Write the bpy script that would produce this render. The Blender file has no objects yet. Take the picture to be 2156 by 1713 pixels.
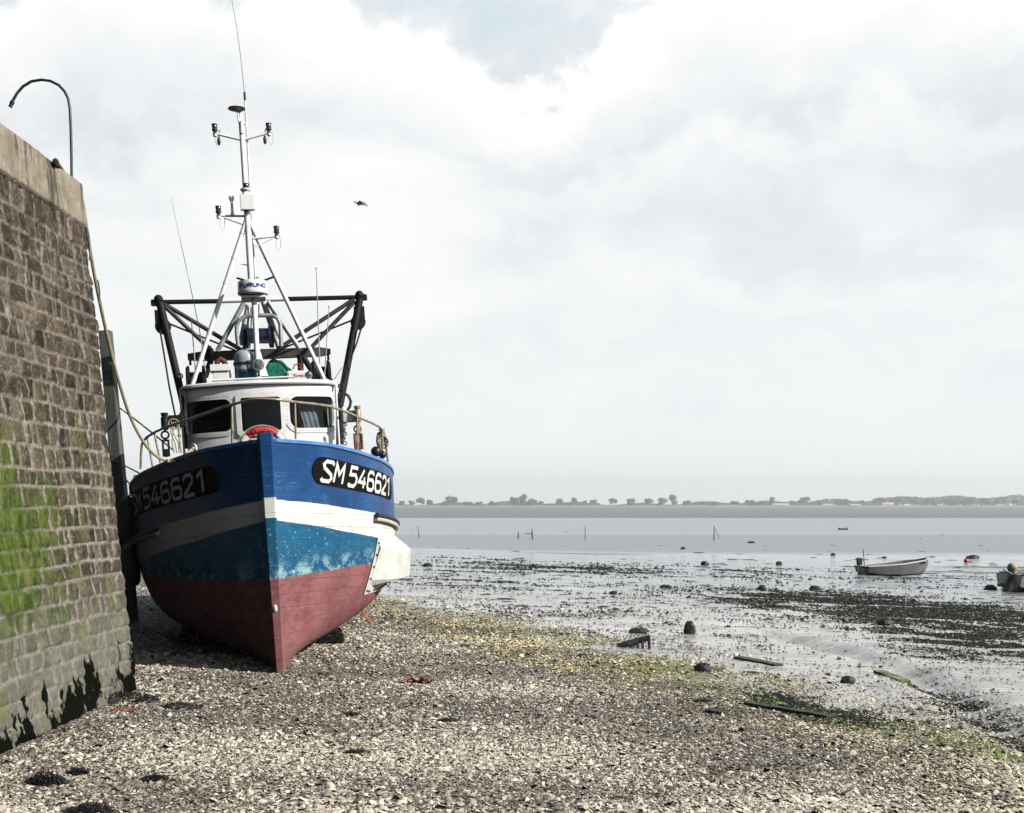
import bpy, math, random
import numpy as np
from mathutils import Vector, Matrix
from math import sin, cos, pi, radians as R

sc = bpy.context.scene
C = sc.collection
random.seed(7); rng = np.random.default_rng(7)

# ------------------------------------------------------------------ camera
CAM_Z = 2.0; F = 2300.0; HX, HY = 1078.0, 1064.0        # focal length and principal point of a 2156 px wide frame
cam = bpy.data.cameras.new('camera'); camo = bpy.data.objects.new('camera', cam); C.objects.link(camo)
camo.location = (0, 0, CAM_Z); camo.rotation_euler = (R(90), 0, 0)
cam.sensor_width = 36; cam.lens = 36 * F / 2156; cam.shift_y = (HY - 856.5) / 2156
cam.clip_start = 0.1; cam.clip_end = 30000
sc.camera = camo

# ------------------------------------------------------------------ light
sc.view_settings.view_transform = 'Standard'; sc.view_settings.look = 'None'
sc.view_settings.exposure = 0.3; sc.view_settings.gamma = 1
SUN_EL, SUN_AZ = R(33), math.atan2(0.93, -0.33)          # azimuth from +Y towards +X
S = Vector((cos(SUN_EL)*sin(SUN_AZ), cos(SUN_EL)*cos(SUN_AZ), sin(SUN_EL)))
sl = bpy.data.lights.new('sun', 'SUN'); sl.energy = 4.9; sl.angle = R(0.6); sl.color = (1, .965, .9)
so = bpy.data.objects.new('sun', sl); C.objects.link(so); so.rotation_euler = S.to_track_quat('Z', 'Y').to_euler()

def N(nt, typ, **kw):
    n = nt.nodes.new(typ)
    for k, v in kw.items():
        if k.startswith('i_'):
            n.inputs[k[2:].replace('_', ' ')].default_value = v
        else: setattr(n, k, v)
    return n
def math_(nt, op, a, b=None, c=None, clamp=False):
    n = nt.nodes.new('ShaderNodeMath'); n.operation = op; n.use_clamp = clamp
    for i, v in enumerate((a, b, c)):
        if v is None: continue
        if isinstance(v, (int, float)): n.inputs[i].default_value = v
        else: nt.links.new(v, n.inputs[i])
    return n.outputs[0]
def mixc(nt, f, a, b, blend='MIX'):
    n = nt.nodes.new('ShaderNodeMix'); n.data_type = 'RGBA'; n.blend_type = blend
    for sock, v in ((n.inputs[0], f), (n.inputs[6], a), (n.inputs[7], b)):
        if isinstance(v, (int, float)): sock.default_value = v
        elif isinstance(v, tuple): sock.default_value = (*v[:3], 1)
        else: nt.links.new(v, sock)
    return n.outputs[2]
def ramp(nt, v, lo, hi, a=0.0, b=1.0, smooth=True):
    n = nt.nodes.new('ShaderNodeMapRange'); n.interpolation_type = 'SMOOTHSTEP' if smooth else 'LINEAR'
    nt.links.new(v, n.inputs[0]); n.inputs[1].default_value = lo; n.inputs[2].default_value = hi
    n.inputs[3].default_value = a; n.inputs[4].default_value = b
    return n.outputs[0]
def noise(nt, vec, scale, detail=4, rough=.55, dist=0, sx=(1, 1, 1), loc=(0, 0, 0)):
    m = nt.nodes.new('ShaderNodeMapping'); m.inputs['Scale'].default_value = sx; m.inputs['Location'].default_value = loc
    nt.links.new(vec, m.inputs[0])
    n = nt.nodes.new('ShaderNodeTexNoise'); nt.links.new(m.outputs[0], n.inputs['Vector'])
    n.inputs['Scale'].default_value = scale; n.inputs['Detail'].default_value = detail
    n.inputs['Roughness'].default_value = rough; n.inputs['Distortion'].default_value = dist
    return n.outputs[0]

w = bpy.data.worlds.new('World'); sc.world = w; w.use_nodes = True; nt = w.node_tree
for n in list(nt.nodes): nt.nodes.remove(n)
out = N(nt, 'ShaderNodeOutputWorld')
sky = N(nt, 'ShaderNodeTexSky'); sky.sky_type = 'NISHITA'; sky.sun_disc = False
sky.sun_elevation = SUN_EL; sky.sun_rotation = SUN_AZ; sky.air_density = 1.0; sky.dust_density = 1.5
bgA = N(nt, 'ShaderNodeBackground'); bgA.inputs[1].default_value = 0.05
nt.links.new(sky.outputs[0], bgA.inputs[0])
tc = N(nt, 'ShaderNodeTexCoord')
sep = N(nt, 'ShaderNodeSeparateXYZ'); nt.links.new(tc.outputs['Generated'], sep.inputs[0])
az = math_(nt, 'ARCTAN2', sep.outputs[0], sep.outputs[1])
el = math_(nt, 'ARCSINE', sep.outputs[2])
cmb = N(nt, 'ShaderNodeCombineXYZ'); nt.links.new(az, cmb.inputs[0]); nt.links.new(el, cmb.inputs[1])
vec = cmb.outputs[0]
n1 = noise(nt, vec, 7.5, 7, .56, .15, (1, 1.25, 1), (.3, .05, 0))
n2 = noise(nt, vec, 2.9, 5, .5, .2, (.8, 1.9, 1), (2.2, 1.05, 3))
n3 = noise(nt, vec, 18, 6, .6, .1, (1, 1.5, 1), (5, 1, 1))
# cloud top edge: elevation where the blue begins, varying with azimuth
e0 = math_(nt, 'ADD', el, math_(nt, 'MULTIPLY', math_(nt, 'SUBTRACT', n1, .5), -.20))
e0 = math_(nt, 'ADD', e0, math_(nt, 'MULTIPLY', math_(nt, 'SUBTRACT', n3, .5), -.07))
gap = math_(nt, 'ABSOLUTE', math_(nt, 'SUBTRACT', az, -.01))
edge = ramp(nt, gap, .0, .24, .392, .448)
lft = ramp(nt, az, -.44, -.34, .405, .47)
edge = math_(nt, 'MINIMUM', edge, lft)
cover = ramp(nt, math_(nt, 'SUBTRACT', e0, edge), -.014, .045, 1, 0)
back = math_(nt, 'ADD', math_(nt, 'MULTIPLY', ramp(nt, az, -1.05, -.6), ramp(nt, az, 2.2, 2.9, 1, .22)), ramp(nt, az, -3.0, -2.6, .22, 0))   # cloud bank over the bay; unseen sky shaped, bright right, dimmed left for hull shade
back = math_(nt, 'MULTIPLY', back, ramp(nt, el, .6, 1.0, 1, .15))
patch = ramp(nt, n2, .5, .62, 0, .75)
cover = math_(nt, 'MULTIPLY', math_(nt, 'MAXIMUM', cover, math_(nt, 'MULTIPLY', patch, ramp(nt, el, .45, .6, 0, .8))), back)
# banks of cumulus: each has a ragged bright crest and fades to a shaded base below it
ep = math_(nt, 'ADD', el, math_(nt, 'MULTIPLY', math_(nt, 'SUBTRACT', n1, .5), -.26))
ep = math_(nt, 'ADD', ep, math_(nt, 'MULTIPLY', math_(nt, 'SUBTRACT', n3, .5), -.085))
def bank(src, crest, depth, amp, soft=.018):
    t = math_(nt, 'SUBTRACT', crest, src)
    return math_(nt, 'MULTIPLY', math_(nt, 'MULTIPLY', ramp(nt, t, -soft*.5, soft), ramp(nt, t, .015, depth, 1, 0)), amp)
c2 = ramp(nt, az, -.5, .5, .235, .205, False); c3 = ramp(nt, az, -.4, .5, .125, .155, False); c4 = ramp(nt, az, -.1, .3, .30, .345)
b = math_(nt, 'MAXIMUM', bank(e0, edge, .12, 1.0), bank(ep, c2, .08, .5, .045))
b = math_(nt, 'MAXIMUM', b, bank(ep, c3, .07, .4, .04)); b = math_(nt, 'MAXIMUM', b, bank(ep, c4, .07, .6, .05))
b = math_(nt, 'MAXIMUM', b, ramp(nt, n2, .46, .68, 0, .8))
grey = mixc(nt, ramp(nt, el, .10, .30), (.72, .755, .77), (.61, .64, .67))
grey = mixc(nt, ramp(nt, n1, .35, .62), grey, (.72, .74, .76))
ccol = mixc(nt, b, grey, (.86, .865, .855))
ccol = mixc(nt, ramp(nt, el, .0, .14, .85, 0), ccol, (.82, .86, .865))
bgB = N(nt, 'ShaderNodeBackground'); nt.links.new(ccol, bgB.inputs[0]); nt.links.new(ramp(nt, math_(nt, 'ABSOLUTE', az), .55, 1.1, 1.0, .85), bgB.inputs[1])
# thin veil so that the blue stays pale near the bank
bgV = N(nt, 'ShaderNodeBackground'); bgV.inputs[0].default_value = (.65, .735, .79, 1); bgV.inputs[1].default_value = .95
mv = N(nt, 'ShaderNodeMixShader'); nt.links.new(math_(nt, 'MULTIPLY', back, .9), mv.inputs[0])
nt.links.new(bgA.outputs[0], mv.inputs[1]); nt.links.new(bgV.outputs[0], mv.inputs[2])
mx = N(nt, 'ShaderNodeMixShader'); nt.links.new(cover, mx.inputs[0])
nt.links.new(mv.outputs[0], mx.inputs[1]); nt.links.new(bgB.outputs[0], mx.inputs[2])
# unseen dark backdrop added on the left to cut sky light on the hull
bgD = N(nt, 'ShaderNodeBackground'); bgD.inputs[0].default_value = (.040, .045, .055, 1); bgD.inputs[1].default_value = 1.0
left_dim = math_(nt, 'MULTIPLY', ramp(nt, az, -1.0, -.7, 1, 0), ramp(nt, az, -3.0, -2.5))
left_dim = math_(nt, 'MULTIPLY', left_dim, ramp(nt, el, 1.05, 1.3, 1, .2))
md = N(nt, 'ShaderNodeMixShader'); nt.links.new(left_dim, md.inputs[0]); nt.links.new(mx.outputs[0], md.inputs[1]); nt.links.new(bgD.outputs[0], md.inputs[2])
nt.links.new(md.outputs[0], out.inputs[0])
sc.cycles.max_bounces = 6; sc.cycles.diffuse_bounces = 0; sc.cycles.glossy_bounces = 3
sc.cycles.transparent_max_bounces = 12; sc.cycles.volume_bounces = 0

# ------------------------------------------------------------------ helpers
def P(px, py, Y): return Vector(((px - HX)/F*Y, Y, CAM_Z - (py - HY)/F*Y))

def lin(c):
    return tuple(((v/255)/12.92 if v/255 <= .04045 else ((v/255 + .055)/1.055)**2.4) for v in c)
MATS = {}
def mat(name, base=(.5, .5, .5), rough=.5, metal=0, spec=.5, var=0, vscale=8, bump=0, bscale=60, dirt=None, dirt_amt=0, dscale=5, stretch=(1, 1, 1)):
    if name in MATS: return MATS[name]
    m = bpy.data.materials.new(name); m.use_nodes = True; nt = m.node_tree
    b = nt.nodes['Principled BSDF']; b.inputs['Roughness'].default_value = rough
    b.inputs['Metallic'].default_value = metal; b.inputs['Specular IOR Level'].default_value = spec
    tc = N(nt, 'ShaderNodeTexCoord'); v = tc.outputs['Object']
    col = None
    if var:
        n = noise(nt, v, vscale, 5, .6, 0, stretch)
        col = mixc(nt, ramp(nt, n, .3, .7), tuple(c*(1 - var) for c in base), tuple(min(1, c*(1 + var)) for c in base))
    if dirt:
        n = noise(nt, v, dscale, 7, .68, .2, stretch, (3, 1, 2))
        col = mixc(nt, ramp(nt, n, .62 - dirt_amt*.3, .68 - dirt_amt*.25), col if col is not None else base, dirt)
    if col is not None: nt.links.new(col, b.inputs['Base Color'])
    else: b.inputs['Base Color'].default_value = (*base, 1)
    if bump:
        n = noise(nt, v, bscale, 5, .6, 0, stretch)
        bp = N(nt, 'ShaderNodeBump'); bp.inputs['Strength'].default_value = bump; bp.inputs['Distance'].default_value = .01
        nt.links.new(n, bp.inputs['Height']); nt.links.new(bp.outputs[0], b.inputs['Normal'])
    MATS[name] = m
    return m

class MB:
    def __init__(s): s.v = []; s.f = []; s.cut = None
    def add(s, vs, fs):
        o = len(s.v); s.v += [tuple(v) for v in vs]; s.f += [tuple(i + o for i in f) for f in fs]; return s
    def box(s, c, d, rot=None):
        hx, hy, hz = d[0]/2, d[1]/2, d[2]/2
        vs = [Vector((x, y, z)) for x in (-hx, hx) for y in (-hy, hy) for z in (-hz, hz)]
        if rot: vs = [rot @ v for v in vs]
        c = Vector(c); vs = [v + c for v in vs]
        return s.add(vs, [(0, 1, 3, 2), (4, 6, 7, 5), (0, 4, 5, 1), (2, 3, 7, 6), (0, 2, 6, 4), (1, 5, 7, 3)])
    def tube(s, pts, r, n=10, caps=True, sq=False):
        pts = [Vector(p) for p in pts]; rs = r if isinstance(r, (list, tuple)) else [r]*len(pts)
        up = Vector((0, 0, 1)); vs = []; prev = None
        for i, p in enumerate(pts):
            t = (pts[min(i+1, len(pts)-1)] - pts[max(i-1, 0)]).normalized()
            if prev is None:
                a = t.cross(up)
                if a.length < .05: a = t.cross(Vector((0, 1, 0)))
            else: a = prev - t*prev.dot(t)
            a.normalize(); b = t.cross(a); prev = a
            for k in range(n):
                th = 2*pi*(k + (.5 if sq else 0))/n; vs.append(p + (a*cos(th) + b*sin(th))*rs[i])
        fs = [(i*n + k, i*n + (k+1) % n, (i+1)*n + (k+1) % n, (i+1)*n + k) for i in range(len(pts)-1) for k in range(n)]
        if caps: fs += [tuple(range(n-1, -1, -1)), tuple((len(pts)-1)*n + k for k in range(n))]
        return s.add(vs, fs)
    def lathe(s, c, axis, prof, n=24):
        c = Vector(c); axis = Vector(axis).normalized()
        a = axis.cross(Vector((0, 0, 1)))
        if a.length < .05: a = Vector((1, 0, 0))
        a.normalize(); b = axis.cross(a)
        vs = [c + axis*h + (a*cos(2*pi*k/n) + b*sin(2*pi*k/n))*max(r, 1e-4) for r, h in prof for k in range(n)]
        m = len(prof)
        fs = [(i*n + k, i*n + (k+1) % n, (i+1)*n + (k+1) % n, (i+1)*n + k) for i in range(m-1) for k in range(n)]
        fs += [tuple(range(n-1, -1, -1)), tuple((m-1)*n + k for k in range(n))]
        return s.add(vs, fs)
    def ball(s, c, r, n=12, jit=0, seed=0):
        rr = random.Random(seed); c = Vector(c); rx = r if isinstance(r, (tuple, list)) else (r, r, r)
        vs = []; m = n//2 + 1
        for i in range(m):
            th = pi*i/(m-1)
            for k in range(n):
                q = 1 + (rr.uniform(-jit, jit) if 0 < i < m-1 else 0)
                vs.append(c + Vector((rx[0]*sin(th)*cos(2*pi*k/n)*q, rx[1]*sin(th)*sin(2*pi*k/n)*q, rx[2]*cos(th)*q)))
        return s.add(vs, [(i*n + k, (i+1)*n + k, (i+1)*n + (k+1) % n, i*n + (k+1) % n) for i in range(m-1) for k in range(n)])
    def torus(s, c, axis, Rm, r, n=32, m=10, a0=0, a1=2*pi, ref=None):
        c = Vector(c); axis = Vector(axis).normalized()
        a = Vector(ref) if ref else axis.cross(Vector((0, 0, 1)))
        if a.length < .05: a = Vector((1, 0, 0))
        a = (a - axis*a.dot(axis)).normalized(); b = axis.cross(a); full = abs(a1 - a0 - 2*pi) < 1e-6
        cnt = n if full else n + 1; vs = []
        for i in range(cnt):
            th = a0 + (a1 - a0)*i/n; d = a*cos(th) + b*sin(th)
            for k in range(m):
                ph = 2*pi*k/m; vs.append(c + d*(Rm + r*cos(ph)) + axis*(r*sin(ph)))
        fs = [((i*m + k), ((i+1) % cnt)*m + k, ((i+1) % cnt)*m + (k+1) % m, i*m + (k+1) % m) for i in range(n) for k in range(m)]
        if not full: fs += [tuple(range(m)), tuple(n*m + k for k in range(m-1, -1, -1))]
        return s.add(vs, fs)
    def build(s, name, m, parent=None, smooth=False, mw=None, bevel=0):
        me = bpy.data.meshes.new(name); me.from_pydata(s.v, [], s.f); me.validate()
        o = bpy.data.objects.new(name, me); C.objects.link(o)
        for mm in (m if isinstance(m, (list, tuple)) else [m]): me.materials.append(mm)
        if s.cut is not None: me.polygons.foreach_set('material_index', [0 if i < s.cut else 1 for i in range(len(s.f))])
        if smooth:
            me.polygons.foreach_set('use_smooth', [True]*len(me.polygons))
            try: me.set_sharp_from_angle(angle=R(40))
            except Exception: pass
        if bevel:
            bm = o.modifiers.new('bevel', 'BEVEL'); bm.width = bevel; bm.segments = 2; bm.limit_method = 'ANGLE'
        if parent is not None: o.parent = parent
        if mw is not None: o.matrix_world = mw
        return o
def tag(o, label=None, cat=None, group=None, kind=None):
    if label: o['label'] = label
    if cat: o['category'] = cat
    if group: o['group'] = group
    if kind: o['kind'] = kind
    return o
def empty(name, mw, label, cat, group=None):
    o = bpy.data.objects.new(name, None); C.objects.link(o); o.matrix_world = mw; o.empty_display_size = .2
    return tag(o, label, cat, group)

# numpy value noise
_perm = rng.random((256, 256))
def vnoise(x, y):
    xi = np.floor(x).astype(int); yi = np.floor(y).astype(int); fx = x - xi; fy = y - yi
    fx = fx*fx*(3 - 2*fx); fy = fy*fy*(3 - 2*fy)
    a = _perm[xi & 255, yi & 255]; b = _perm[(xi+1) & 255, yi & 255]; c = _perm[xi & 255, (yi+1) & 255]; d = _perm[(xi+1) & 255, (yi+1) & 255]
    return (a*(1-fx) + b*fx)*(1-fy) + (c*(1-fx) + d*fx)*fy
def fbm(x, y, o=4):
    s = 0; a = .5; t = 0
    for i in range(o): s = s + a*vnoise(x*2**i + 17*i, y*2**i + 31*i); t += a; a *= .5
    return s/t

# ------------------------------------------------------------------ ground
def shore_m(x, y): return .915*x + .40*y - 7.1
def G0(x, y):
    m = shore_m(x, y)
    h = -.035*(m + 4.4) - .014*np.maximum(0, y - 25)
    h = -2.7 + np.logaddexp(0, (h + 2.7)/.25)*.25
    h = np.where(y > 2600, h + np.clip((y - 2600)/200, 0, 1)*2.6, h)
    return np.minimum(h, 1.2)
RILL = [(4.2, 8.2), (4.75, 10.2), (5.0, 11.6), (5.25, 13.2), (5.5, 15), (5.3, 17.5), (4.6, 20)]
def rill_d(x, y):
    d = np.full(np.shape(x), 1e9)
    for (ax, ay), (bx, by) in zip(RILL, RILL[1:]):
        t = np.clip(((x-ax)*(bx-ax) + (y-ay)*(by-ay))/((bx-ax)**2 + (by-ay)**2), 0, 1)
        d = np.minimum(d, np.hypot(x - ax - t*(bx-ax), y - ay - t*(by-ay)))
    return d
def G(x, y):
    x = np.asarray(x, float); y = np.asarray(y, float)
    h = G0(x, y); m = shore_m(x, y)
    near = np.clip(1 - (np.abs(y) - 40)/60, 0, 1)*(np.abs(x) < 100)
    h = h + near*(.06*(fbm(x*.5 + 9, y*.5) - .5) + .025*(fbm(x*2.3, y*2.3) - .5))
    mud = np.clip(m/2 + .5, 0, 1)*near
    h = h + mud*.06*(fbm(x*1.1 + 40, y*.8 + 5) - .5)
    rd = rill_d(x, y) + .12*(fbm(x*3, y*3) - .5)
    h = h - .12*np.exp(-(rd/.28)**2) + .03*np.exp(-((rd - .6)/.3)**2)
    return h
def g(x, y): return float(G(np.array([x]), np.array([y]))[0])
def PG(px, py):                                        # pixel to ground
    Y = 5.0
    lo, hi = 3.0, 3000.0
    for _ in range(60):
        mid = math.sqrt(lo*hi); x = (px - HX)/F*mid
        zr = CAM_Z - (py - HY)/F*mid
        if zr > float(G0(np.array([x]), np.array([mid]))[0]): lo = mid
        else: hi = mid
    x = (px - HX)/F*lo
    return Vector((x, lo, g(x, lo)))

ys = np.concatenate([-np.geomspace(400, 14.5, 20), np.arange(-14, 4, .5), np.arange(4, 26, .09), 26*1.022**np.arange(0, 268)])
us = np.concatenate([-np.geomspace(3, .62, 14), np.linspace(-.6, .6, 230), np.geomspace(.62, 3, 14)])
YY, UU = np.meshgrid(ys, us, indexing='ij')
XX = UU*(np.maximum(np.abs(YY), 4) + 3)
ZZ = G(XX, YY)
nr, nc = YY.shape
me = bpy.data.meshes.new('beach_ground')
co = np.stack([XX, YY, ZZ], -1).reshape(-1, 3)
idx = np.arange(nr*nc).reshape(nr, nc)
quads = np.stack([idx[:-1, :-1], idx[:-1, 1:], idx[1:, 1:], idx[1:, :-1]], -1).reshape(-1, 4)
def fast_mesh(me, co, faces, smooth=True):
    k = faces.shape[1]
    me.vertices.add(len(co)); me.vertices.foreach_set('co', co.astype(np.float32).ravel())
    me.loops.add(faces.size); me.loops.foreach_set('vertex_index', faces.astype(np.int32).ravel())
    me.polygons.add(len(faces)); me.polygons.foreach_set('loop_start', np.arange(0, faces.size, k, dtype=np.int32))
    try: me.polygons.foreach_set('loop_total', np.full(len(faces), k, dtype=np.int32))
    except Exception: pass
    me.update(calc_edges=True)
    me.polygons.foreach_set('use_smooth', np.full(len(faces), smooth))
fast_mesh(me, co, quads)
ground = bpy.data.objects.new('beach_ground', me); C.objects.link(ground); ground['kind'] = 'structure'
ground['label'] = 'shelly shingle beach falling to wet grey tidal mud'

def ground_mat():
    m = bpy.data.materials.new('shingle_and_mud'); m.use_nodes = True; nt = m.node_tree; b = nt.nodes['Principled BSDF']
    geo = N(nt, 'ShaderNodeNewGeometry'); pos = geo.outputs['Position']
    sp = N(nt, 'ShaderNodeSeparateXYZ'); nt.links.new(pos, sp.inputs[0]); x, y = sp.outputs[0], sp.outputs[1]
    mm = math_(nt, 'SUBTRACT', math_(nt, 'ADD', math_(nt, 'MULTIPLY', x, .915), math_(nt, 'MULTIPLY', y, .40)), 7.1)
    nb = noise(nt, pos, .9, 5, .6)
    nf = noise(nt, pos, 5, 6, .7)
    mw = math_(nt, 'ADD', mm, math_(nt, 'MULTIPLY', math_(nt, 'SUBTRACT', nb, .5), 4.0))
    mw = math_(nt, 'ADD', mw, math_(nt, 'MULTIPLY', math_(nt, 'SUBTRACT', nf, .5), 2.0))
    mud = ramp(nt, mw, -.1, .5)
    # shingle: voronoi chips, pale shells among grey
    vo = N(nt, 'ShaderNodeTexVoronoi'); mp = N(nt, 'ShaderNodeMapping'); mp.inputs['Scale'].default_value = (1, 1.3, 1)
    nt.links.new(pos, mp.inputs[0]); nt.links.new(mp.outputs[0], vo.inputs['Vector']); vo.inputs['Scale'].default_value = 38
    sv = N(nt, 'ShaderNodeSeparateColor'); nt.links.new(vo.outputs['Color'], sv.inputs[0])
    big = noise(nt, pos, .55, 4, .6, .3, (1, 1.6, 1), (1, 4, 0))
    thr = math_(nt, 'ADD', sv.outputs[0], math_(nt, 'MULTIPLY', math_(nt, 'SUBTRACT', big, .5), 1.1))
    gcol = mixc(nt, ramp(nt, thr, .45, .62), (.09, .082, .072), (.34, .31, .25))
    gcol = mixc(nt, ramp(nt, sv.outputs[1], .7, .8), gcol, (.16, .15, .13))
    # sandy mud
    n4 = noise(nt, pos, 1.4, 6, .62, 0, (.55, 1.3, 1), (3, 3, 0))
    mcol = mixc(nt, ramp(nt, n4, .3, .7), (.35, .335, .315), (.56, .54, .505))
    mcol = mixc(nt, ramp(nt, y, 20, 45, 0, .8), mcol, mixc(nt, ramp(nt, n4, .3, .7), (.24, .285, .315), (.38, .43, .465)))
    weedn = noise(nt, pos, 3.0, 8, .75, 0, (.35, 1.2, 1), (8, 2, 0))
    wd = ramp(nt, y, 30, 60, .0, .03)
    weed = ramp(nt, math_(nt, 'ADD', weedn, wd), .63, .67)
    farw = noise(nt, pos, .12, 5, .65, 0, (.15, 1.1, 1), (4, 6, 0))
    weed = math_(nt, 'MAXIMUM', weed, math_(nt, 'MULTIPLY', ramp(nt, farw, .60, .66), math_(nt, 'MULTIPLY', ramp(nt, y, 40, 55), ramp(nt, y, 90, 130, 1, 0))))
    mcol = mixc(nt, math_(nt, 'MULTIPLY', weed, .85), mcol, (.022, .025, .022))
    # far bands of mud and shallow water
    far1 = math_(nt, 'MULTIPLY', ramp(nt, y, 95, 112), ramp(nt, y, 165, 190, 1, 0))
    far2 = ramp(nt, y, 385, 400)
    mcol = mixc(nt, math_(nt, 'MULTIPLY', far1, .6), mcol, (.17, .19, .205))
    mcol = mixc(nt, far2, mcol, (.17, .195, .22))
    mcol = mixc(nt, math_(nt, 'MULTIPLY', ramp(nt, y, 160, 200), ramp(nt, y, 380, 400, .6, 0)), mcol, (.22, .245, .27))
    grass = ramp(nt, y, 2610, 2660)
    mcol = mixc(nt, grass, mcol, (.13, .15, .07))
    # green and yellow weed film along the edge of the shingle
    fe = math_(nt, 'MULTIPLY', ramp(nt, mw, -1.5, -.3), ramp(nt, mw, .4, 1.3, 1, 0))
    gn = noise(nt, pos, 2.2, 6, .7, 0, (1, 1, 1), (11, 7, 0))
    film = math_(nt, 'MULTIPLY', fe, ramp(nt, gn, .50, .60))
    filmc = mixc(nt, ramp(nt, nb, .4, .6), (.10, .17, .02), (.38, .35, .18))
    col = mixc(nt, mud, gcol, mcol); col = mixc(nt, math_(nt, 'MULTIPLY', film, .75), col, filmc)
    nt.links.new(col, b.inputs['Base Color'])
    # wetness
    wet = noise(nt, pos, .8, 5, .6, 0, (.45, 1.5, 1), (0, 9, 2))
    rg = ramp(nt, wet, .36, .50, .40, .06)
    mid_ = math_(nt, 'MULTIPLY', ramp(nt, y, 150, 190), ramp(nt, y, 380, 400, 1, 0))
    rg = mixc(nt, mid_, rg, (.34, .34, .34)); rg = mixc(nt, far1, rg, (.42, .42, .42))
    rg = mixc(nt, far2, rg, (.62, .62, .62))
    rg = mixc(nt, mud, (.75, .75, .75), rg)
    rg = mixc(nt, weed, rg, (.7, .7, .7))
    nt.links.new(rg, b.inputs['Roughness'])
    sp_ = mixc(nt, mud, (.25, .25, .25), mixc(nt, ramp(nt, y, 95, 120), (.85, .85, .85), mixc(nt, far2, (.5, .5, .5), (.3, .3, .3))))
    sp_ = mixc(nt, grass, sp_, (0.05, .05, .05))
    nt.links.new(sp_, b.inputs['Specular IOR Level'])
    bn = noise(nt, pos, 22, 6, .7); bn2 = noise(nt, pos, 3.5, 4, .6, 0, (.6, 1.2, 1))
    hgt = math_(nt, 'MULTIPLY', math_(nt, 'ADD', math_(nt, 'MULTIPLY', bn, .35), bn2), ramp(nt, wet, .42, .56, 1, .12))
    hg = mixc(nt, mud, vo.outputs['Distance'], hgt)
    bp = N(nt, 'ShaderNodeBump'); bp.inputs['Distance'].default_value = .05
    nt.links.new(ramp(nt, y, 15, 150, .8, .15), bp.inputs['Strength'])
    nt.links.new(hg, bp.inputs['Height']); nt.links.new(bp.outputs[0], b.inputs['Normal'])
    return m
ground.data.materials.append(ground_mat())

# chips: shells, pebbles and weed as many small real pieces (one mass of each: nobody could count them)
def chip_mat(name, rough=.6, spec=.3):
    m = bpy.data.materials.new(name); m.use_nodes = True; nt = m.node_tree; b = nt.nodes['Principled BSDF']
    a = N(nt, 'ShaderNodeAttribute'); a.attribute_name = 'tint'; nt.links.new(a.outputs['Color'], b.inputs['Base Color'])
    b.inputs['Roughness'].default_value = rough; b.inputs['Specular IOR Level'].default_value = spec
    return m
def chips(name, x, y, size, hfac, cols, material, label, tilt=.35, sink=.0, elong=.6, zoff=None):
    n = len(x); z = G(x, y) + (0 if zoff is None else zoff); K = 6
    th = rng.random((n, 1))*2*pi + np.arange(K)[None]*2*pi/K + rng.normal(0, .18, (n, K))
    rr = size[:, None]*(1 + rng.normal(0, .18, (n, K)))
    lx = rr*np.cos(th); ly = rr*np.sin(th)*(elong + (1-elong)*rng.random((n, 1)))
    ro = rng.random((n, 1))*2*pi
    ax = lx*np.cos(ro) - ly*np.sin(ro); ay = lx*np.sin(ro) + ly*np.cos(ro)
    tx = rng.normal(0, tilt, (n, 1)); ty = rng.normal(0, tilt, (n, 1))
    az = ax*tx + ay*ty
    h = size*hfac*(.6 + .8*rng.random(n))
    vz = np.empty((n, K+1)); vz[:, :K] = z[:, None] + az + (size*sink)[:, None]; vz[:, K] = z + h + size*sink
    vx = np.empty((n, K+1)); vy = np.empty((n, K+1))
    vx[:, :K] = x[:, None] + ax; vy[:, :K] = y[:, None] + ay; vx[:, K] = x; vy[:, K] = y
    vx[:, K] += -h*tx[:, 0]; vy[:, K] += -h*ty[:, 0]
    co = np.stack([vx, vy, vz], -1).reshape(-1, 3)
    base = (np.arange(n)*(K+1))[:, None, None]
    tri = np.array([[k, (k+1) % K, K] for k in range(K)])[None]
    me = bpy.data.meshes.new(name); fast_mesh(me, co, (base + tri).reshape(-1, 3), False)
    at = me.color_attributes.new('tint', 'FLOAT_COLOR', 'POINT')
    c4 = np.ones((n, K+1, 4), np.float32); c4[..., :3] = cols[:, None, :]
    at.data.foreach_set('color', c4.ravel())
    o = bpy.data.objects.new(name, me); C.objects.link(o); me.materials.append(material)
    o['kind'] = 'stuff'; o['label'] = label
    return o
WALL_X = -3.86
def in_wall(x, y): return (x < WALL_X + .02) & (y < 11.42)
# shingle
n = 700000
v = rng.random(n); Yc = 5.6*(27/5.6)**(v**.95)
px = rng.random(n)*1.06 - .53
Xc = px*Yc + rng.normal(0, .05, n)
m_ = shore_m(Xc, Yc) + 6*(fbm(Xc*.6, Yc*.6) - .5) + 1.5*(fbm(Xc*3, Yc*3) - .5)
keep = (rng.random(n) < 1/(1 + np.exp((m_ - .8)*1.6))) & ~in_wall(Xc, Yc)
Xc, Yc, m_ = Xc[keep], Yc[keep], m_[keep]
big = fbm(Xc*.45 + 3, Yc*.8 + 8, 4)
n = len(Xc)
pale = rng.random(n) < np.clip(.50 + 3.6*(big - .5)*.5 + np.where((Yc < 7.7) & (Xc > -2), .22, 0) + np.clip(1 - np.abs(m_ + .2), 0, 1)*.2, .12, .92)
pal_p = np.array([(.56, .50, .41), (.47, .41, .33), (.64, .60, .52), (.38, .33, .26), (.43, .41, .37)])
pal_d = np.array([(.105, .092, .08), (.15, .135, .12), (.21, .19, .16), (.27, .235, .19), (.06, .055, .052)])
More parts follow.
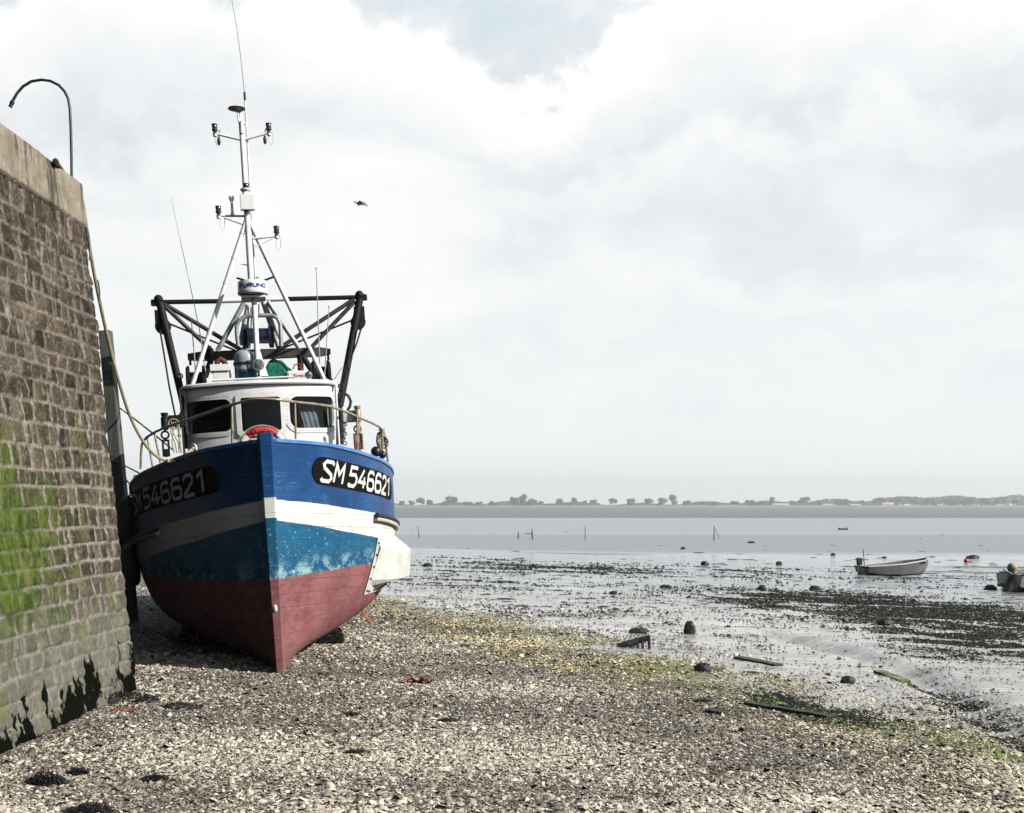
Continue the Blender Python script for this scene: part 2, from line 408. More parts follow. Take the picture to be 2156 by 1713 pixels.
cols = np.where(pale[:, None], pal_p[rng.integers(0, 5, n)], pal_d[rng.integers(0, 5, n)])*(.95 + .45*rng.random((n, 1)))*np.array([1.08, 1.06, 1.02])
ms_ = shore_m(Xc, Yc) + 1.4*(fbm(Xc*.8 + 5, Yc*.8) - .5)
yel = (np.abs(ms_ - .3) < 1.3) & (rng.random(n) < np.where(Yc > 13, .7, .28))
cols[yel] *= np.array([1.05, 1.0, .68])
grn = (np.abs(ms_ - .7) < .6) & (fbm(Xc*.7 + 20, Yc*.7) > .44) & (rng.random(n) < .5)
cols[grn] = np.array([.17, .22, .05])
size = np.clip(rng.lognormal(math.log(.0086), .52, n)*np.where((Yc < 7.7) & (Xc > -2), 1.25, 1), .004, .042)*np.where(Yc > 14, 1.3, 1)
shingle = chips('shingle', Xc, Yc, size, .24, cols, chip_mat('shells', .6), 'loose pale shells and grey pebbles covering the upper beach', zoff=.004)
# weed on the mud: dark crumbs gathered in patches
def patch_cloud(n, cx, cy, rx, ry, th=.52, s=.5):
    x = cx + rng.normal(0, rx, n); y = cy + rng.normal(0, ry, n)
    k = fbm(x*s*1.3 + 50, y*s*1.9 + 50, 5) > th
    return x[k], y[k]
pl = []
def pxpatch(px, py, wpx, hy, n, th=.5):
    n = int(n*(1.35 if th < .48 else .65)); th += .03
    c = PG(px, py); e = PG(px, py - hy/2); f = PG(px, py + hy/2)
    pl.append(patch_cloud(n, c.x, c.y, wpx/2300*c.y/2, max(.15, abs(e.y - f.y)/2), th, min(1.2, 14/c.y)))
for a in [(2000, 1465, 50, 40, 2500, .40), (2080, 1525, 70, 40, 3500, .40), (1830, 1277, 330, 30, 34000, .42), (2040, 1300, 230, 36, 30000, .42), (2080, 1352, 220, 40, 26000, .43), (1980, 1380, 170, 20, 4000, .5), (1650, 1480, 70, 22, 5000, .3), (1770, 1512, 80, 20, 5000, .3),
          (1900, 1365, 160, 22, 2500, .5), (1450, 1345, 420, 50, 6000, .56), (1180, 1300, 420, 36, 7000, .56), (1450, 1270, 500, 50, 9000, .58),
          (1900, 1470, 300, 60, 4500, .56), (2060, 1560, 200, 60, 6000, .5), (1850, 1400, 320, 40, 3500, .57), (980, 1228, 240, 14, 5000, .5),
          (1200, 1206, 560, 8, 9000, .5), (1650, 1206, 600, 10, 9000, .5), (1000, 1180, 160, 6, 1500, .5), (1180, 1196, 260, 4, 3000, .45), (1950, 1235, 420, 16, 4000, .58), (1100, 1290, 420, 20, 3000, .5)]:
    pxpatch(*a)
x = np.concatenate([p[0] for p in pl]); y = np.concatenate([p[1] for p in pl])
k = (y > 6) & ~in_wall(x, y) & (shore_m(x, y) > -1.5); x, y = x[k], y[k]; n = len(x)
size = np.clip(rng.lognormal(math.log(.020), .45, n), .008, .08)*np.clip(y/26, .55, 2.6)
cols = np.array([(.008, .010, .009), (.016, .018, .015), (.012, .016, .009), (.035, .034, .028)])[rng.integers(0, 4, n)]*(.7 + .6*rng.random((n, 1)))
gr = rng.random(n) < .012; cols[gr] = (.05, .09, .02)
pa = rng.random(n) < .04; cols[pa] = (.42, .38, .28)
chips('seaweed', x, y, size, .58, cols, chip_mat('weed', .6, .15), 'black wrack strewn over the wet mud', tilt=.22)
# scattered shells and stones lying on the mud
n = 11000; Yc = 8*(40/8)**rng.random(n); Xc = rng.uniform(-.15, .52, n)*Yc; k = (shore_m(Xc, Yc) > -.5) & (fbm(Xc*1.2, Yc*1.2) > .5); Xc, Yc = Xc[k], Yc[k]; n = len(Xc)
cols = np.where((rng.random(n) < .45)[:, None], pal_p[rng.integers(0, 5, n)]*.8, pal_d[rng.integers(0, 5, n)]*.6)
cols[rng.random(n) < .06] = (.08, .13, .03)
chips('scattered_shells', Xc, Yc, np.clip(rng.lognormal(math.log(.012), .4, n), .005, .04)*np.clip(Yc/15, .8, 2), .5, cols, chip_mat('mud_shells', .5), 'small shells and stones strewn on the mud')
# mounds of black weed, too many to count
mbn = MB(); rr = random.Random(3)
for i in range(420):
    py = 1108 + 175*rr.random()**.8 if i < 380 else rr.uniform(1270, 1500)
    px = rr.uniform(835, 2156)
    c = PG(px, py)
    if shore_m(c.x, c.y) < .3: continue
    if py < 1170 and rr.random() < .62: continue
    s_ = rr.uniform(1.0, 5.5)*c.y/F*(1.3 if rr.random() < .3 else .8)
    if c.y > 110: s_ *= .6
    for q in range(3):
        mbn.ball((c.x + rr.uniform(-1, 1)*s_*1.5, c.y + rr.uniform(-.6, .6)*s_*2, c.z - s_*.1), (s_*rr.uniform(1.0, 3), s_*rr.uniform(.8, 2.0), s_*rr.uniform(.18, .5)), 9, .22, i*3 + q)
tag(mbn.build('weed_mound', mat('black_weed', (.016, .018, .017), .6, var=.4, vscale=20, bump=.8, bscale=40)), 'low black heaps of weed dotting the tidal flat', kind='stuff')

# ------------------------------------------------------------------ quay wall
def build_wall():
    root = empty('quay_wall', Matrix.Translation((-3.86, 11.4, 0)), 'tall battered stone quay wall with green algae and pale coping, left edge', 'quay wall')
    Wt = 5.34; BAT = .59/5.34; Y1 = 11.4
    # courses
    rr = random.Random(11); zz = -.5; courses = []
    while zz < 4.88:
        h = rr.uniform(.15, .205) if zz < 2.9 else rr.uniform(.15, .235)
        if zz + h > 4.80: h = 4.90 - zz
        courses.append((zz, zz + h)); zz += h
    course_st = []
    for i, (a, b) in enumerate(courses):
        st = []; y = Y1
        qw = rr.choice((.22, .34)); st.append((y - qw, y, 1)); y -= qw
        while y > -6:
            wdt = rr.uniform(.10, .25); st.append((y - wdt, y, 0)); y -= wdt
        course_st.append(st)
    yv = np.concatenate([np.arange(-5, 5, .12), np.arange(5, 11.36, .018), [11.37, 11.385, Y1]])
    zv = np.arange(-.35, 5.345, .018); zv[-1] = Wt
    YV, ZV = np.meshgrid(yv, zv, indexing='ij')
    wav = .05*(fbm(YV*1.3, ZV*2.2) - .5); YW = YV + .05*(fbm(YV*2.5 + 7, ZV*3.5) - .5); ZW = ZV + .05*(fbm(YV*1.8 + 70, ZV*2.0) - .5) + .07*(fbm(YV*.6, ZV*.2 + 9) - .5)
    bulge = np.zeros_like(YV); tone = np.zeros_like(YV); mort = np.ones_like(YV)
    for (a, b), st in zip(courses, course_st):
        inb = (ZW >= a) & (ZW < b)
        for (y0, y1, q) in st:
            s_ = inb & (YW >= y0) & (YW < y1)
            if not s_.any(): continue
            e = np.minimum(np.minimum(ZW[s_] - a, b - ZW[s_]), np.minimum(YW[s_] - y0, y1 - YW[s_]))
            cor = np.clip(e/.022, 0, 1) if not q else np.clip(e/.018, 0, 1)
            mort[s_] = 1 - np.clip((e - .007)/.014, 0, 1)
            lift = .028*rr.uniform(.35, 1.2) if not q else .03
            sy, sz = rr.uniform(-.08, .08), rr.uniform(-.12, .05)
            bulge[s_] = lift*np.sqrt(cor) + cor*((YW[s_] - (y0+y1)/2)*sy + (ZW[s_] - (a+b)/2)*sz)
            tone[s_] = rr.random()
    cop = ZV > 4.905
    jn = np.abs(((YV + 1.2) % 1.05) - .5)                # coping joints
    bulge = np.where(cop, .05 - .02*(jn < .006), bulge); tone = np.where(cop, .8, tone); mort = np.where(cop, 0, mort)
    rough = .055*(fbm(YV*11, ZV*7, 5) - .5) + .030*(fbm(YV*34, ZV*16, 3) - .5)
    bulge = bulge + np.where(cop, rough*.3, rough) + wav*.4
    ed = np.clip((Y1 - YV)/.03, 0, 1); bulge = bulge*(.3 + .7*ed)
    # weathering recess at the foot
    X = WALL_X - BAT*np.maximum(ZV, -.35) + bulge - .07
    co = np.stack([X, YV, ZV], -1).reshape(-1, 3) - np.array([-3.86, 11.4, 0])
    a, b = YV.shape; idx = np.arange(a*b).reshape(a, b)
    q = np.stack([idx[:-1, :-1], idx[1:, :-1], idx[1:, 1:], idx[:-1, 1:]], -1).reshape(-1, 4)
    me = bpy.data.meshes.new('stone_face'); fast_mesh(me, co, q)
    at = me.color_attributes.new('stone', 'FLOAT_COLOR', 'POINT')
    c4 = np.ones((a*b, 4), np.float32); c4[:, 0] = tone.ravel(); c4[:, 1] = mort.ravel(); c4[:, 2] = cop.ravel()
    at.data.foreach_set('color', c4.ravel())
    o = bpy.data.objects.new('stone_face', me); C.objects.link(o); o.parent = root
    m = bpy.data.materials.new('quay_stone'); m.use_nodes = True; nt = m.node_tree; bs = nt.nodes['Principled BSDF']
    geo = N(nt, 'ShaderNodeNewGeometry'); pos = geo.outputs['Position']
    sp = N(nt, 'ShaderNodeSeparateXYZ'); nt.links.new(pos, sp.inputs[0]); y, z = sp.outputs[1], sp.outputs[2]
    an = N(nt, 'ShaderNodeAttribute'); an.attribute_name = 'stone'; sa = N(nt, 'ShaderNodeSeparateColor'); nt.links.new(an.outputs['Color'], sa.inputs[0])
    cr = N(nt, 'ShaderNodeValToRGB'); nt.links.new(sa.outputs[0], cr.inputs[0]); e = cr.color_ramp.elements
    e[0].color = (.026, .022, .018, 1); e[1].color = (.15, .125, .095, 1)
    for p, c in ((.25, (.085, .066, .046)), (.5, (.045, .038, .031)), (.75, (.11, .082, .06))):
        q_ = e.new(p); q_.color = (*c, 1)
    fine = noise(nt, pos, 26, 7, .7); med = noise(nt, pos, 5, 6, .65)
    col = mixc(nt, ramp(nt, fine, .3, .72), mixc(nt, .72, cr.outputs[0], (.022, .019, .016)), cr.outputs[0])
    col = mixc(nt, ramp(nt, fine, .56, .68, 0, .55), col, (.34, .29, .23))
    col = mixc(nt, ramp(nt, med, .45, .7, 0, .4), col, (.22, .185, .14))
    col = mixc(nt, math_(nt, 'MULTIPLY', sa.outputs[1], ramp(nt, z, 3.4, 2.2, .6, .95)), col, mixc(nt, ramp(nt, fine, .3, .7), (.17, .15, .125), (.36, .32, .27)))
    # grey lower part
    col = mixc(nt, ramp(nt, z, 1.5, .6, 0, .6), col, mixc(nt, fine, (.10, .10, .085), (.27, .27, .23)))
    copc = mixc(nt, ramp(nt, med, .3, .7), (.20, .17, .13), (.36, .31, .245)); copc = mixc(nt, ramp(nt, fine, .35, .6, .6, 0), copc, (.19, .165, .13))
    col = mixc(nt, sa.outputs[2], col, copc)
    # vertical dark streaks from the top
    st = noise(nt, pos, 3.2, 6, .7, 0, (1, 1, .08), (0, 2, 0))
    col = mixc(nt, math_(nt, 'MULTIPLY', ramp(nt, st, .52, .62), ramp(nt, z, 3.6, 4.8, .15, .8)), col, (.05, .045, .035))
    st2 = noise(nt, pos, 7, 5, .7, 0, (1, 1, .15), (0, 5, 0))
    col = mixc(nt, math_(nt, 'MULTIPLY', ramp(nt, st2, .58, .68, 0, .55), ramp(nt, z, 1.8, 2.6)), col, (.40, .36, .29))
    # algae
    mn = noise(nt, pos, 2.4, 7, .68, 0, (1, 1, .6), (4, 1, 0))
    zc = math_(nt, 'ABSOLUTE', math_(nt, 'SUBTRACT', z, math_(nt, 'ADD', 1.62, math_(nt, 'MULTIPLY', math_(nt, 'SUBTRACT', y, 9), -.12))))
    zone = math_(nt, 'MULTIPLY', ramp(nt, zc, .2, 1.5, 1, 0), ramp(nt, y, 8.9, 11.3, 1, .0))
    al = math_(nt, 'ADD', math_(nt, 'MULTIPLY', zone, .52), math_(nt, 'MULTIPLY', mn, 1.25))
    al = math_(nt, 'SUBTRACT', al, math_(nt, 'MULTIPLY', sa.outputs[1], .16))
    alg = math_(nt, 'MULTIPLY', ramp(nt, al, .78, 1.16, 0, .85), math_(nt, 'SUBTRACT', 1, sa.outputs[2]))
    an2 = noise(nt, pos, 13, 6, .7, 0, (1, 1, .5))
    col = mixc(nt, alg, col, mixc(nt, ramp(nt, an2, .3, .7), (.018, .034, .006), (.10, .15, .022)))
    ol = math_(nt, 'MULTIPLY', ramp(nt, noise(nt, pos, 3.1, 6, .7, 0, (1, 1, .7), (9, 9, 9)), .54, .66, 0, .6), ramp(nt, z, 3.4, 2.3))
    col = mixc(nt, ol, col, (.14, .15, .045))
    # black weed tongues at the foot
    bw = noise(nt, pos, 2.6, 6, .62, 0, (1, 1, .35), (7, 3, 1))
    lim = math_(nt, 'ADD', math_(nt, 'MULTIPLY', math_(nt, 'SUBTRACT', bw, .43), 2.7), .12)
    blk = ramp(nt, math_(nt, 'SUBTRACT', lim, z), 0, .07)
    edge = noise(nt, pos, 24, 5, .8); blk = math_(nt, 'MULTIPLY', blk, ramp(nt, edge, .28, .36))
    blk = math_(nt, 'MULTIPLY', blk, ramp(nt, z, .55, .85, 1, 0))
    col = mixc(nt, blk, col, (.004, .005, .003))
    nt.links.new(col, bs.inputs['Base Color']); bs.inputs['Roughness'].default_value = .9; bs.inputs['Specular IOR Level'].default_value = .03
    bp = N(nt, 'ShaderNodeBump'); bp.inputs['Strength'].default_value = .9; bp.inputs['Distance'].default_value = .015
    nt.links.new(math_(nt, 'ADD', fine, math_(nt, 'MULTIPLY', med, .8)), bp.inputs['Height']); nt.links.new(bp.outputs[0], bs.inputs['Normal'])
    me.materials.append(m)
    # body behind the face: end face, top
    b_ = MB(); ox, oy = 3.86, -11.4
    xb, xt = WALL_X + BAT*.35 - .085, WALL_X - BAT*Wt - .075
    def V(x, y, z): return (x + ox, y + oy, z)
    b_.add([V(xb, Y1, -.35), V(-12, Y1, -.35), V(-12, Y1, Wt), V(xt, Y1, Wt)], [(0, 1, 2, 3)])
    b_.add([V(xt, Y1, Wt), V(-12, Y1, Wt), V(-12, -5, Wt), V(xt, -5, Wt)], [(0, 1, 2, 3)])
    b_.add([V(xt, -5, Wt), V(-12, -5, Wt), V(-12, -5, -.35), V(xb, -5, -.35)], [(0, 1, 2, 3)])
    b_.add([V(-8.1, Y1, -.35), V(-8.1, 20.2, -.35), V(-8.6, 20.2, Wt), V(-8.6, Y1, Wt)], [(0, 1, 2, 3)])  # unseen set-back wall, added to block sky light from the hull's left side
    b_.add([V(-8.1, 20.2, -.35), V(-12, 20.2, -.35), V(-12, 20.2, Wt), V(-8.6, 20.2, Wt)], [(0, 1, 2, 3)])
    b_.add([V(-8.6, Y1, Wt), V(-8.6, 20.2, Wt), V(-12, 20.2, Wt), V(-12, Y1, Wt)], [(0, 1, 2, 3)])
    e_ = b_.build('wall_end_and_sky_block', m, root)
    return root
build_wall()

# things on and by the quay
def frame_at(p): return Matrix.Translation(Vector(p))
green_iron = mat('green_iron', (.012, .045, .04), .45, var=.3, vscale=15)
base = Vector((-4.60, 11.38, 5.34))
pts = [P(px, py, 11.38) for px, py in [(151, 385), (150.5, 330), (149, 270), (147, 228), (143.5, 208), (136, 193), (124, 180), (106, 171), (87, 168.5), (66, 172), (48, 183), (36, 197), (28, 211), (24.5, 219)]]
b0 = Vector((pts[0].x, pts[0].y, 5.34)); pts[0] = b0
mb = MB(); mb.tube([p - b0 for p in pts], .0145, 10)
po = empty('handrail_hoop', frame_at(b0), 'dark green pipe curving over like a crook above the quay corner', 'handrail')
mb.build('pipe', green_iron, po, True)
mb = MB(); e = pts[-1] - b0; mb.lathe(e, (pts[-1] - pts[-2]), [(.02, -.03), (.023, -.02), (.023, .0), (.017, .01), (.02, .02), (.02, .04)], 12)
mb.build('end_fitting', mat('black_iron', (.015, .015, .016), .5), po, True)
rust = mat('rust', (.16, .055, .025), .8, var=.4, vscale=14, bump=.4)
mb = MB(); q0 = P(117.5, 341, 10.6); q1 = P(141, 366, 11.3); q1.z = 5.39; o0 = Vector((q1.x, q1.y, 5.34))
mb.tube([q0 - o0, q1 - o0], .022, 14)
po = empty('mooring_bar', frame_at(o0), 'rusty iron bar with capped end poking up over the quay edge', 'iron bar')
mb.build('bar', rust, po, True)
mb = MB(); d = (q0 - q1).normalized(); mb.lathe(q0 - o0 + d*.002, d, [(.026, -.05), (.029, -.02), (.029, .02), (.02, .024)], 16); mb.build('end_cap', mat('black_iron'), po, True)
mb = MB(); ft = Vector((o0.x - .01, o0.y - .2, 5.34)) - o0; mb.box(ft + Vector((0, -.15, .02)), (.09, .3, .04)); mb.build('foot_plate', rust, po)

# timber pile beside the boat
timber = mat('wet_timber', (.075, .075, .065), .8, var=.5, vscale=5, bump=.6, bscale=30, stretch=(1, 1, .1), dirt=(.05, .07, .03), dirt_amt=.2)
pb = PG(278, 1311); pt = P(222, 716, pb.y)
mb = MB(); ax = (pt - Vector((pb.x, pb.y, -.1)))
for k, (a, b) in enumerate(((0, .52), (.525, 1.0))):
    pass
mb.tube([Vector((0, 0, -.2)), ax*.35, ax*.7, ax], [.145, .14, .135, .13], 4, sq=True)
po = empty('fender_pile', frame_at(pb), 'tall dark square timber pile standing against the quay behind the wall corner', 'timber pile')
mb.build('post', timber, po, bevel=.015)
mb = MB(); mb.tube([Vector((-.17, -.13, -.2)), ax*.5 + Vector((-.17, -.13, 0)), ax*.97 + Vector((-.17, -.13, 0))], .05, 4, sq=True); mb.build('backing_board', mat('black_timber', (.015, .016, .016), .8, var=.3), po)
for t in (.2, .55, .86):
    mb = MB(); mb.lathe(ax*t + Vector((.02, -.13, 0)), (0, -1, 0), [(.03, 0), (.03, .02), (.018, .035)], 8); mb.build('bolt_head', rust, po)

# ------------------------------------------------------------------ the fishing boat
FOOT = Vector((-2.74, 12.92, g(-2.74, 12.92) - .03))
BM = Matrix.Translation(FOOT) @ Matrix.Rotation(R(13.2), 4, 'Z') @ Matrix.Rotation(R(-3.6), 4, 'Y') @ Matrix.Rotation(R(-.6), 4, 'X')
BI = BM.inverted()
camL = BI @ Vector((0, 0, CAM_Z))
def L(px, py, s):
    d = (BI.to_3x3() @ Vector(((px - HX)/F, 1, -(py - HY)/F))); t = (s - camL.y)/d.y
    return camL + d*t
def Z1(X, Y, s): return L((350 + X/3.317)*.8624, (650 + Y/3.317)*.8624, s)
def Z3(X, Y, s): return L((480 + X/2.447)*.8624, (Y/2.447)*.8624, s)
K1 = .8624/3.317/F       # zoom pixels to radians
boat = empty('fishing_boat', BM, 'blue, white and red wooden fishing boat aground on its keel beside the quay', 'fishing boat')

ST = [  # station, half sections: (half breadth, height)
 (0.02, [(.035, 0), (.035, .12), (.04, .35), (.045, .7), (.05, 1.15), (.055, 1.7), (.06, 2.25), (.06, 2.75)]),
 (0.5, [(.08, 0), (.13, .10), (.23, .28), (.33, .62), (.43, 1.12), (.53, 1.68), (.61, 2.2), (.67, 2.71)]),
 (1.0, [(.09, 0), (.21, .10), (.42, .27), (.60, .60), (.76, 1.10), (.89, 1.65), (.99, 2.17), (1.05, 2.66)]),
 (1.5, [(.09, 0), (.30, .11), (.66, .28), (.93, .58), (1.12, 1.08), (1.25, 1.6), (1.33, 2.1), (1.38, 2.60)]),
 (2.1, [(.09, 0), (.42, .12), (.90, .30), (1.27, .58), (1.47, 1.06), (1.59, 1.56), (1.65, 2.05), (1.68, 2.53)]),
 (3.0, [(.09, 0), (.50, .13), (1.10, .31), (1.55, .60), (1.77, 1.05), (1.87, 1.52), (1.90, 2.0), (1.91, 2.44)]),
 (4.2, [(.09, 0), (.55, .13), (1.20, .32), (1.72, .65), (1.93, 1.05), (2.0, 1.5), (2.02, 1.95), (2.02, 2.37)]),
 (6.0, [(.09, 0), (.55, .15), (1.2, .36), (1.72, .7), (1.95, 1.1), (2.03, 1.5), (2.05, 1.95), (2.04, 2.36)]),
 (8.0, [(.09, 0), (.45, .25), (1.0, .55), (1.5, .88), (1.8, 1.2), (1.92, 1.6), (1.94, 2.0), (1.92, 2.38)]),
 (9.8, [(.08, .05), (.12, .6), (.6, .9), (1.1, 1.1), (1.42, 1.35), (1.58, 1.7), (1.65, 2.05), (1.66, 2.46)])]
sst = np.array([a for a, _ in ST]); sec = np.array([b for _, b in ST])       # (10,8,2)
def cr(ts, vals, t):
    t = min(max(t, ts[0]), ts[-1]); i = min(int(np.searchsorted(ts, t, 'right') - 1), len(ts) - 2)
    h = ts[i+1] - ts[i]; u = (t - ts[i])/h
    def tan(k):
        if k <= 0: return (vals[1] - vals[0])/(ts[1] - ts[0])
        if k >= len(ts)-1: return (vals[-1] - vals[-2])/(ts[-1] - ts[-2])
        return (vals[k+1] - vals[k-1])/(ts[k+1] - ts[k-1])
    return (2*u**3 - 3*u*u + 1)*vals[i] + (u**3 - 2*u*u + u)*h*tan(i) + (-2*u**3 + 3*u*u)*vals[i+1] + (u**3 - u*u)*h*tan(i+1)
kk = np.arange(8.0)
_k = np.where(sst < .8, 1.0, np.where(sst < 1.2, .985, .968)); sec[:, 1:, 0] *= _k[:, None]
def section(s): return cr(sst, sec, s)
def rake(z): return -.05*z - .027*z*z
def rk(s, z): return s + rake(z)*max(0, 1 - s/2.2)**1.0
def hull_uv(s, v):                     # v in 0..7 up the section
    p = cr(kk, section(s), v); return Vector((p[0], rk(s, p[1]), p[1]))
def hull_z(s, z):
    se = section(s); lo, hi = 0.0, 7.0
    for _ in range(26):
        mid = (lo+hi)/2
        if cr(kk, se, mid)[1] < z: lo = mid
        else: hi = mid
    p = cr(kk, se, lo); return Vector((p[0], rk(s, z), z))
def hull_on(s, z, side=1, off=0):
    p = hull_z(s, z); a = hull_z(s + .03, z) - hull_z(max(.02, s - .03), z); b = hull_z(s, z + .03) - hull_z(s, z - .03)
    n = a.cross(b).normalized()
    if n.x < 0: n = -n
    p = p + n*off
    return Vector((p.x*side, p.y, p.z))
def gun_z(s): return float(section(s)[7][1])

def paint_mat():
    m = bpy.data.materials.new('hull_paint'); m.use_nodes = True; nt = m.node_tree; b = nt.nodes['Principled BSDF']
    tc = N(nt, 'ShaderNodeTexCoord'); pos = tc.outputs['Object']
    sp = N(nt, 'ShaderNodeSeparateXYZ'); nt.links.new(pos, sp.inputs[0]); s, z = sp.outputs[1], sp.outputs[2]
    wob = math_(nt, 'MULTIPLY', math_(nt, 'SUBTRACT', noise(nt, pos, 6, 4, .6), .5), .02)
    zz = math_(nt, 'ADD', z, wob)
    sc_ = math_(nt, 'MAXIMUM', s, -.3)
    fl = ramp(nt, s, -.2, 3.6, 0, 1, False)
    # band limits as gentle curves of the length
    q = math_(nt, 'POWER', math_(nt, 'MAXIMUM', math_(nt, 'MULTIPLY', math_(nt, 'ADD', sc_, .3), .25), 0), .85)
    q = math_(nt, 'MINIMUM', q, 1.0)
    top = math_(nt, 'ADD', math_(nt, 'MULTIPLY', q, -.46), 2.10)
    bot = math_(nt, 'ADD', math_(nt, 'MULTIPLY', q, -.62), 1.87)
    wear = noise(nt, pos, 7, 8, .72, 0, (1, .35, 1)); chip = noise(nt, pos, 24, 6, .7, 0, (1, .6, 1), (2, 2, 2)); big = noise(nt, pos, 1.6, 5, .6)
    stk = noise(nt, pos, 9, 5, .7, 0, (1, .12, 3), (4, 4, 4))
    blue = mixc(nt, ramp(nt, big, .3, .7), (.003, .042, .15), (.007, .075, .225))
    blue = mixc(nt, ramp(nt, wear, .60, .68, 0, .65), blue, (.004, .03, .13))
    blue = mixc(nt, ramp(nt, stk, .62, .70, 0, .5), blue, (.03, .16, .48))
    blue = mixc(nt, ramp(nt, chip, .73, .76, 0, .7), blue, (.35, .42, .50))
    white = mixc(nt, ramp(nt, wear, .45, .75), (.76, .75, .68), (.60, .58, .50))
    white = mixc(nt, ramp(nt, chip, .70, .76, 0, .8), white, (.30, .17, .07))
    rst = noise(nt, pos, 11, 5, .65, 0, (1, 1, .10), (6, 2, 9))
    white = mixc(nt, ramp(nt, rst, .60, .74, 0, .6), white, (.36, .22, .11))
    blue = mixc(nt, ramp(nt, rst, .66, .76, 0, .5), blue, (.10, .08, .07))
    scr = noise(nt, pos, 5, 3, .5, .6, (1, .25, 7), (1, 7, 3)); scr = math_(nt, 'ABSOLUTE', math_(nt, 'SUBTRACT', scr, .5))
    blue = mixc(nt, math_(nt, 'MULTIPLY', ramp(nt, scr, .006, .001), ramp(nt, big, .45, .55, 0, .8)), blue, (.30, .38, .46))
    turq = mixc(nt, ramp(nt, wear, .32, .68), (.004, .070, .155), (.008, .13, .25))
    turq = mixc(nt, ramp(nt, big, .48, .66, 0, .55), turq, (.004, .085, .15))
    nearw = ramp(nt, z, 1.45, 1.18)
    turq = mixc(nt, math_(nt, 'MULTIPLY', ramp(nt, wear, .46, .62), math_(nt, 'MULTIPLY', nearw, .75)), turq, (.35, .52, .52))
    turq = mixc(nt, math_(nt, 'MULTIPLY', ramp(nt, chip, .62, .66), .85), turq, (.55, .62, .58))
    red = mixc(nt, ramp(nt, wear, .3, .7), (.17, .052, .056), (.27, .11, .112))
    red = mixc(nt, ramp(nt, big, .45, .65, 0, .55), red, (.33, .13, .12))
    red = mixc(nt, ramp(nt, stk, .56, .68, 0, .5), red, (.38, .20, .18))
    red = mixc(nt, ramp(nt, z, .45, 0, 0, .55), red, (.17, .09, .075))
    red = mixc(nt, ramp(nt, chip, .70, .75, 0, .5), red, (.34, .28, .24))
    wl = math_(nt, 'ADD', z, math_(nt, 'MULTIPLY', math_(nt, 'SUBTRACT', wear, .5), .05))
    c = mixc(nt, ramp(nt, wl, 1.14, 1.16), red, turq)
    def step(edge): return ramp(nt, math_(nt, 'SUBTRACT', zz, edge), -.003, .003)
    c = mixc(nt, step(bot), c, white); c = mixc(nt, step(top), c, blue)
    # plank seams
    seam = math_(nt, 'ABSOLUTE', math_(nt, 'SUBTRACT', math_(nt, 'FRACT', math_(nt, 'MULTIPLY', math_(nt, 'ADD', z, math_(nt, 'MULTIPLY', s, .06)), 6.3)), .5))
    sm = ramp(nt, seam, .475, .495)
    c = mixc(nt, math_(nt, 'MULTIPLY', sm, ramp(nt, wear, .40, .58, .25, .8)), c, (.01, .015, .03))
    nt.links.new(c, b.inputs['Base Color'])
    nt.links.new(ramp(nt, z, 1.1, 1.9, .75, .42), b.inputs['Roughness']); b.inputs['Specular IOR Level'].default_value = .35
    hh = math_(nt, 'SUBTRACT', math_(nt, 'MULTIPLY', wear, .5), math_(nt, 'MULTIPLY', sm, .6))
    bp = N(nt, 'ShaderNodeBump'); bp.inputs['Strength'].default_value = .5; bp.inputs['Distance'].default_value = .008
    nt.links.new(math_(nt, 'ADD', hh, math_(nt, 'MULTIPLY', chip, .3)), bp.inputs['Height']); nt.links.new(bp.outputs[0], b.inputs['Normal'])
    return m
hullm = paint_mat()
blue_paint = mat('blue_paint', (.010, .085, .33), .4, var=.2, vscale=6, dirt=(.3, .36, .42), dirt_amt=-.1, dscale=18)
blue_cap = mat('blue_cap_paint', (.06, .20, .50), .4, var=.25, vscale=5, dirt=(.6, .6, .58), dirt_amt=-.05, dscale=14)
white_paint = mat('white_paint', (.78, .78, .76), .4, var=.06, vscale=5, dirt=(.42, .30, .19), dirt_amt=-.12, dscale=7, stretch=(1, 1, .3))
white_metal = mat('white_metal', (.82, .82, .81), .35, var=.05, vscale=9, dirt=(.35, .22, .12), dirt_amt=-.2, dscale=16)
grey_metal = mat('grey_metal', (.30, .31, .32), .45, metal=.3, var=.3, vscale=9)
black_iron = mat('black_iron')
black_tar = mat('black_tarred_steel', (.009, .009, .010), .6, spec=.2, var=.4, vscale=10)
black_rubber = mat('black_rubber', (.010, .010, .011), .65, var=.3)
tan_steel = mat('weathered_rail', (.33, .27, .19), .4, metal=.3, var=.35, vscale=11)
white_dirty = mat('stained_white_steel', (.60, .60, .54), .55, var=.15, vscale=4, dirt=(.33, .30, .20), dirt_amt=.05, dscale=7, bump=.2)
deckm = mat('deck_paint', (.12, .13, .13), .7, var=.3)
dark_in = mat('dark_interior', (.02, .022, .022), .9)

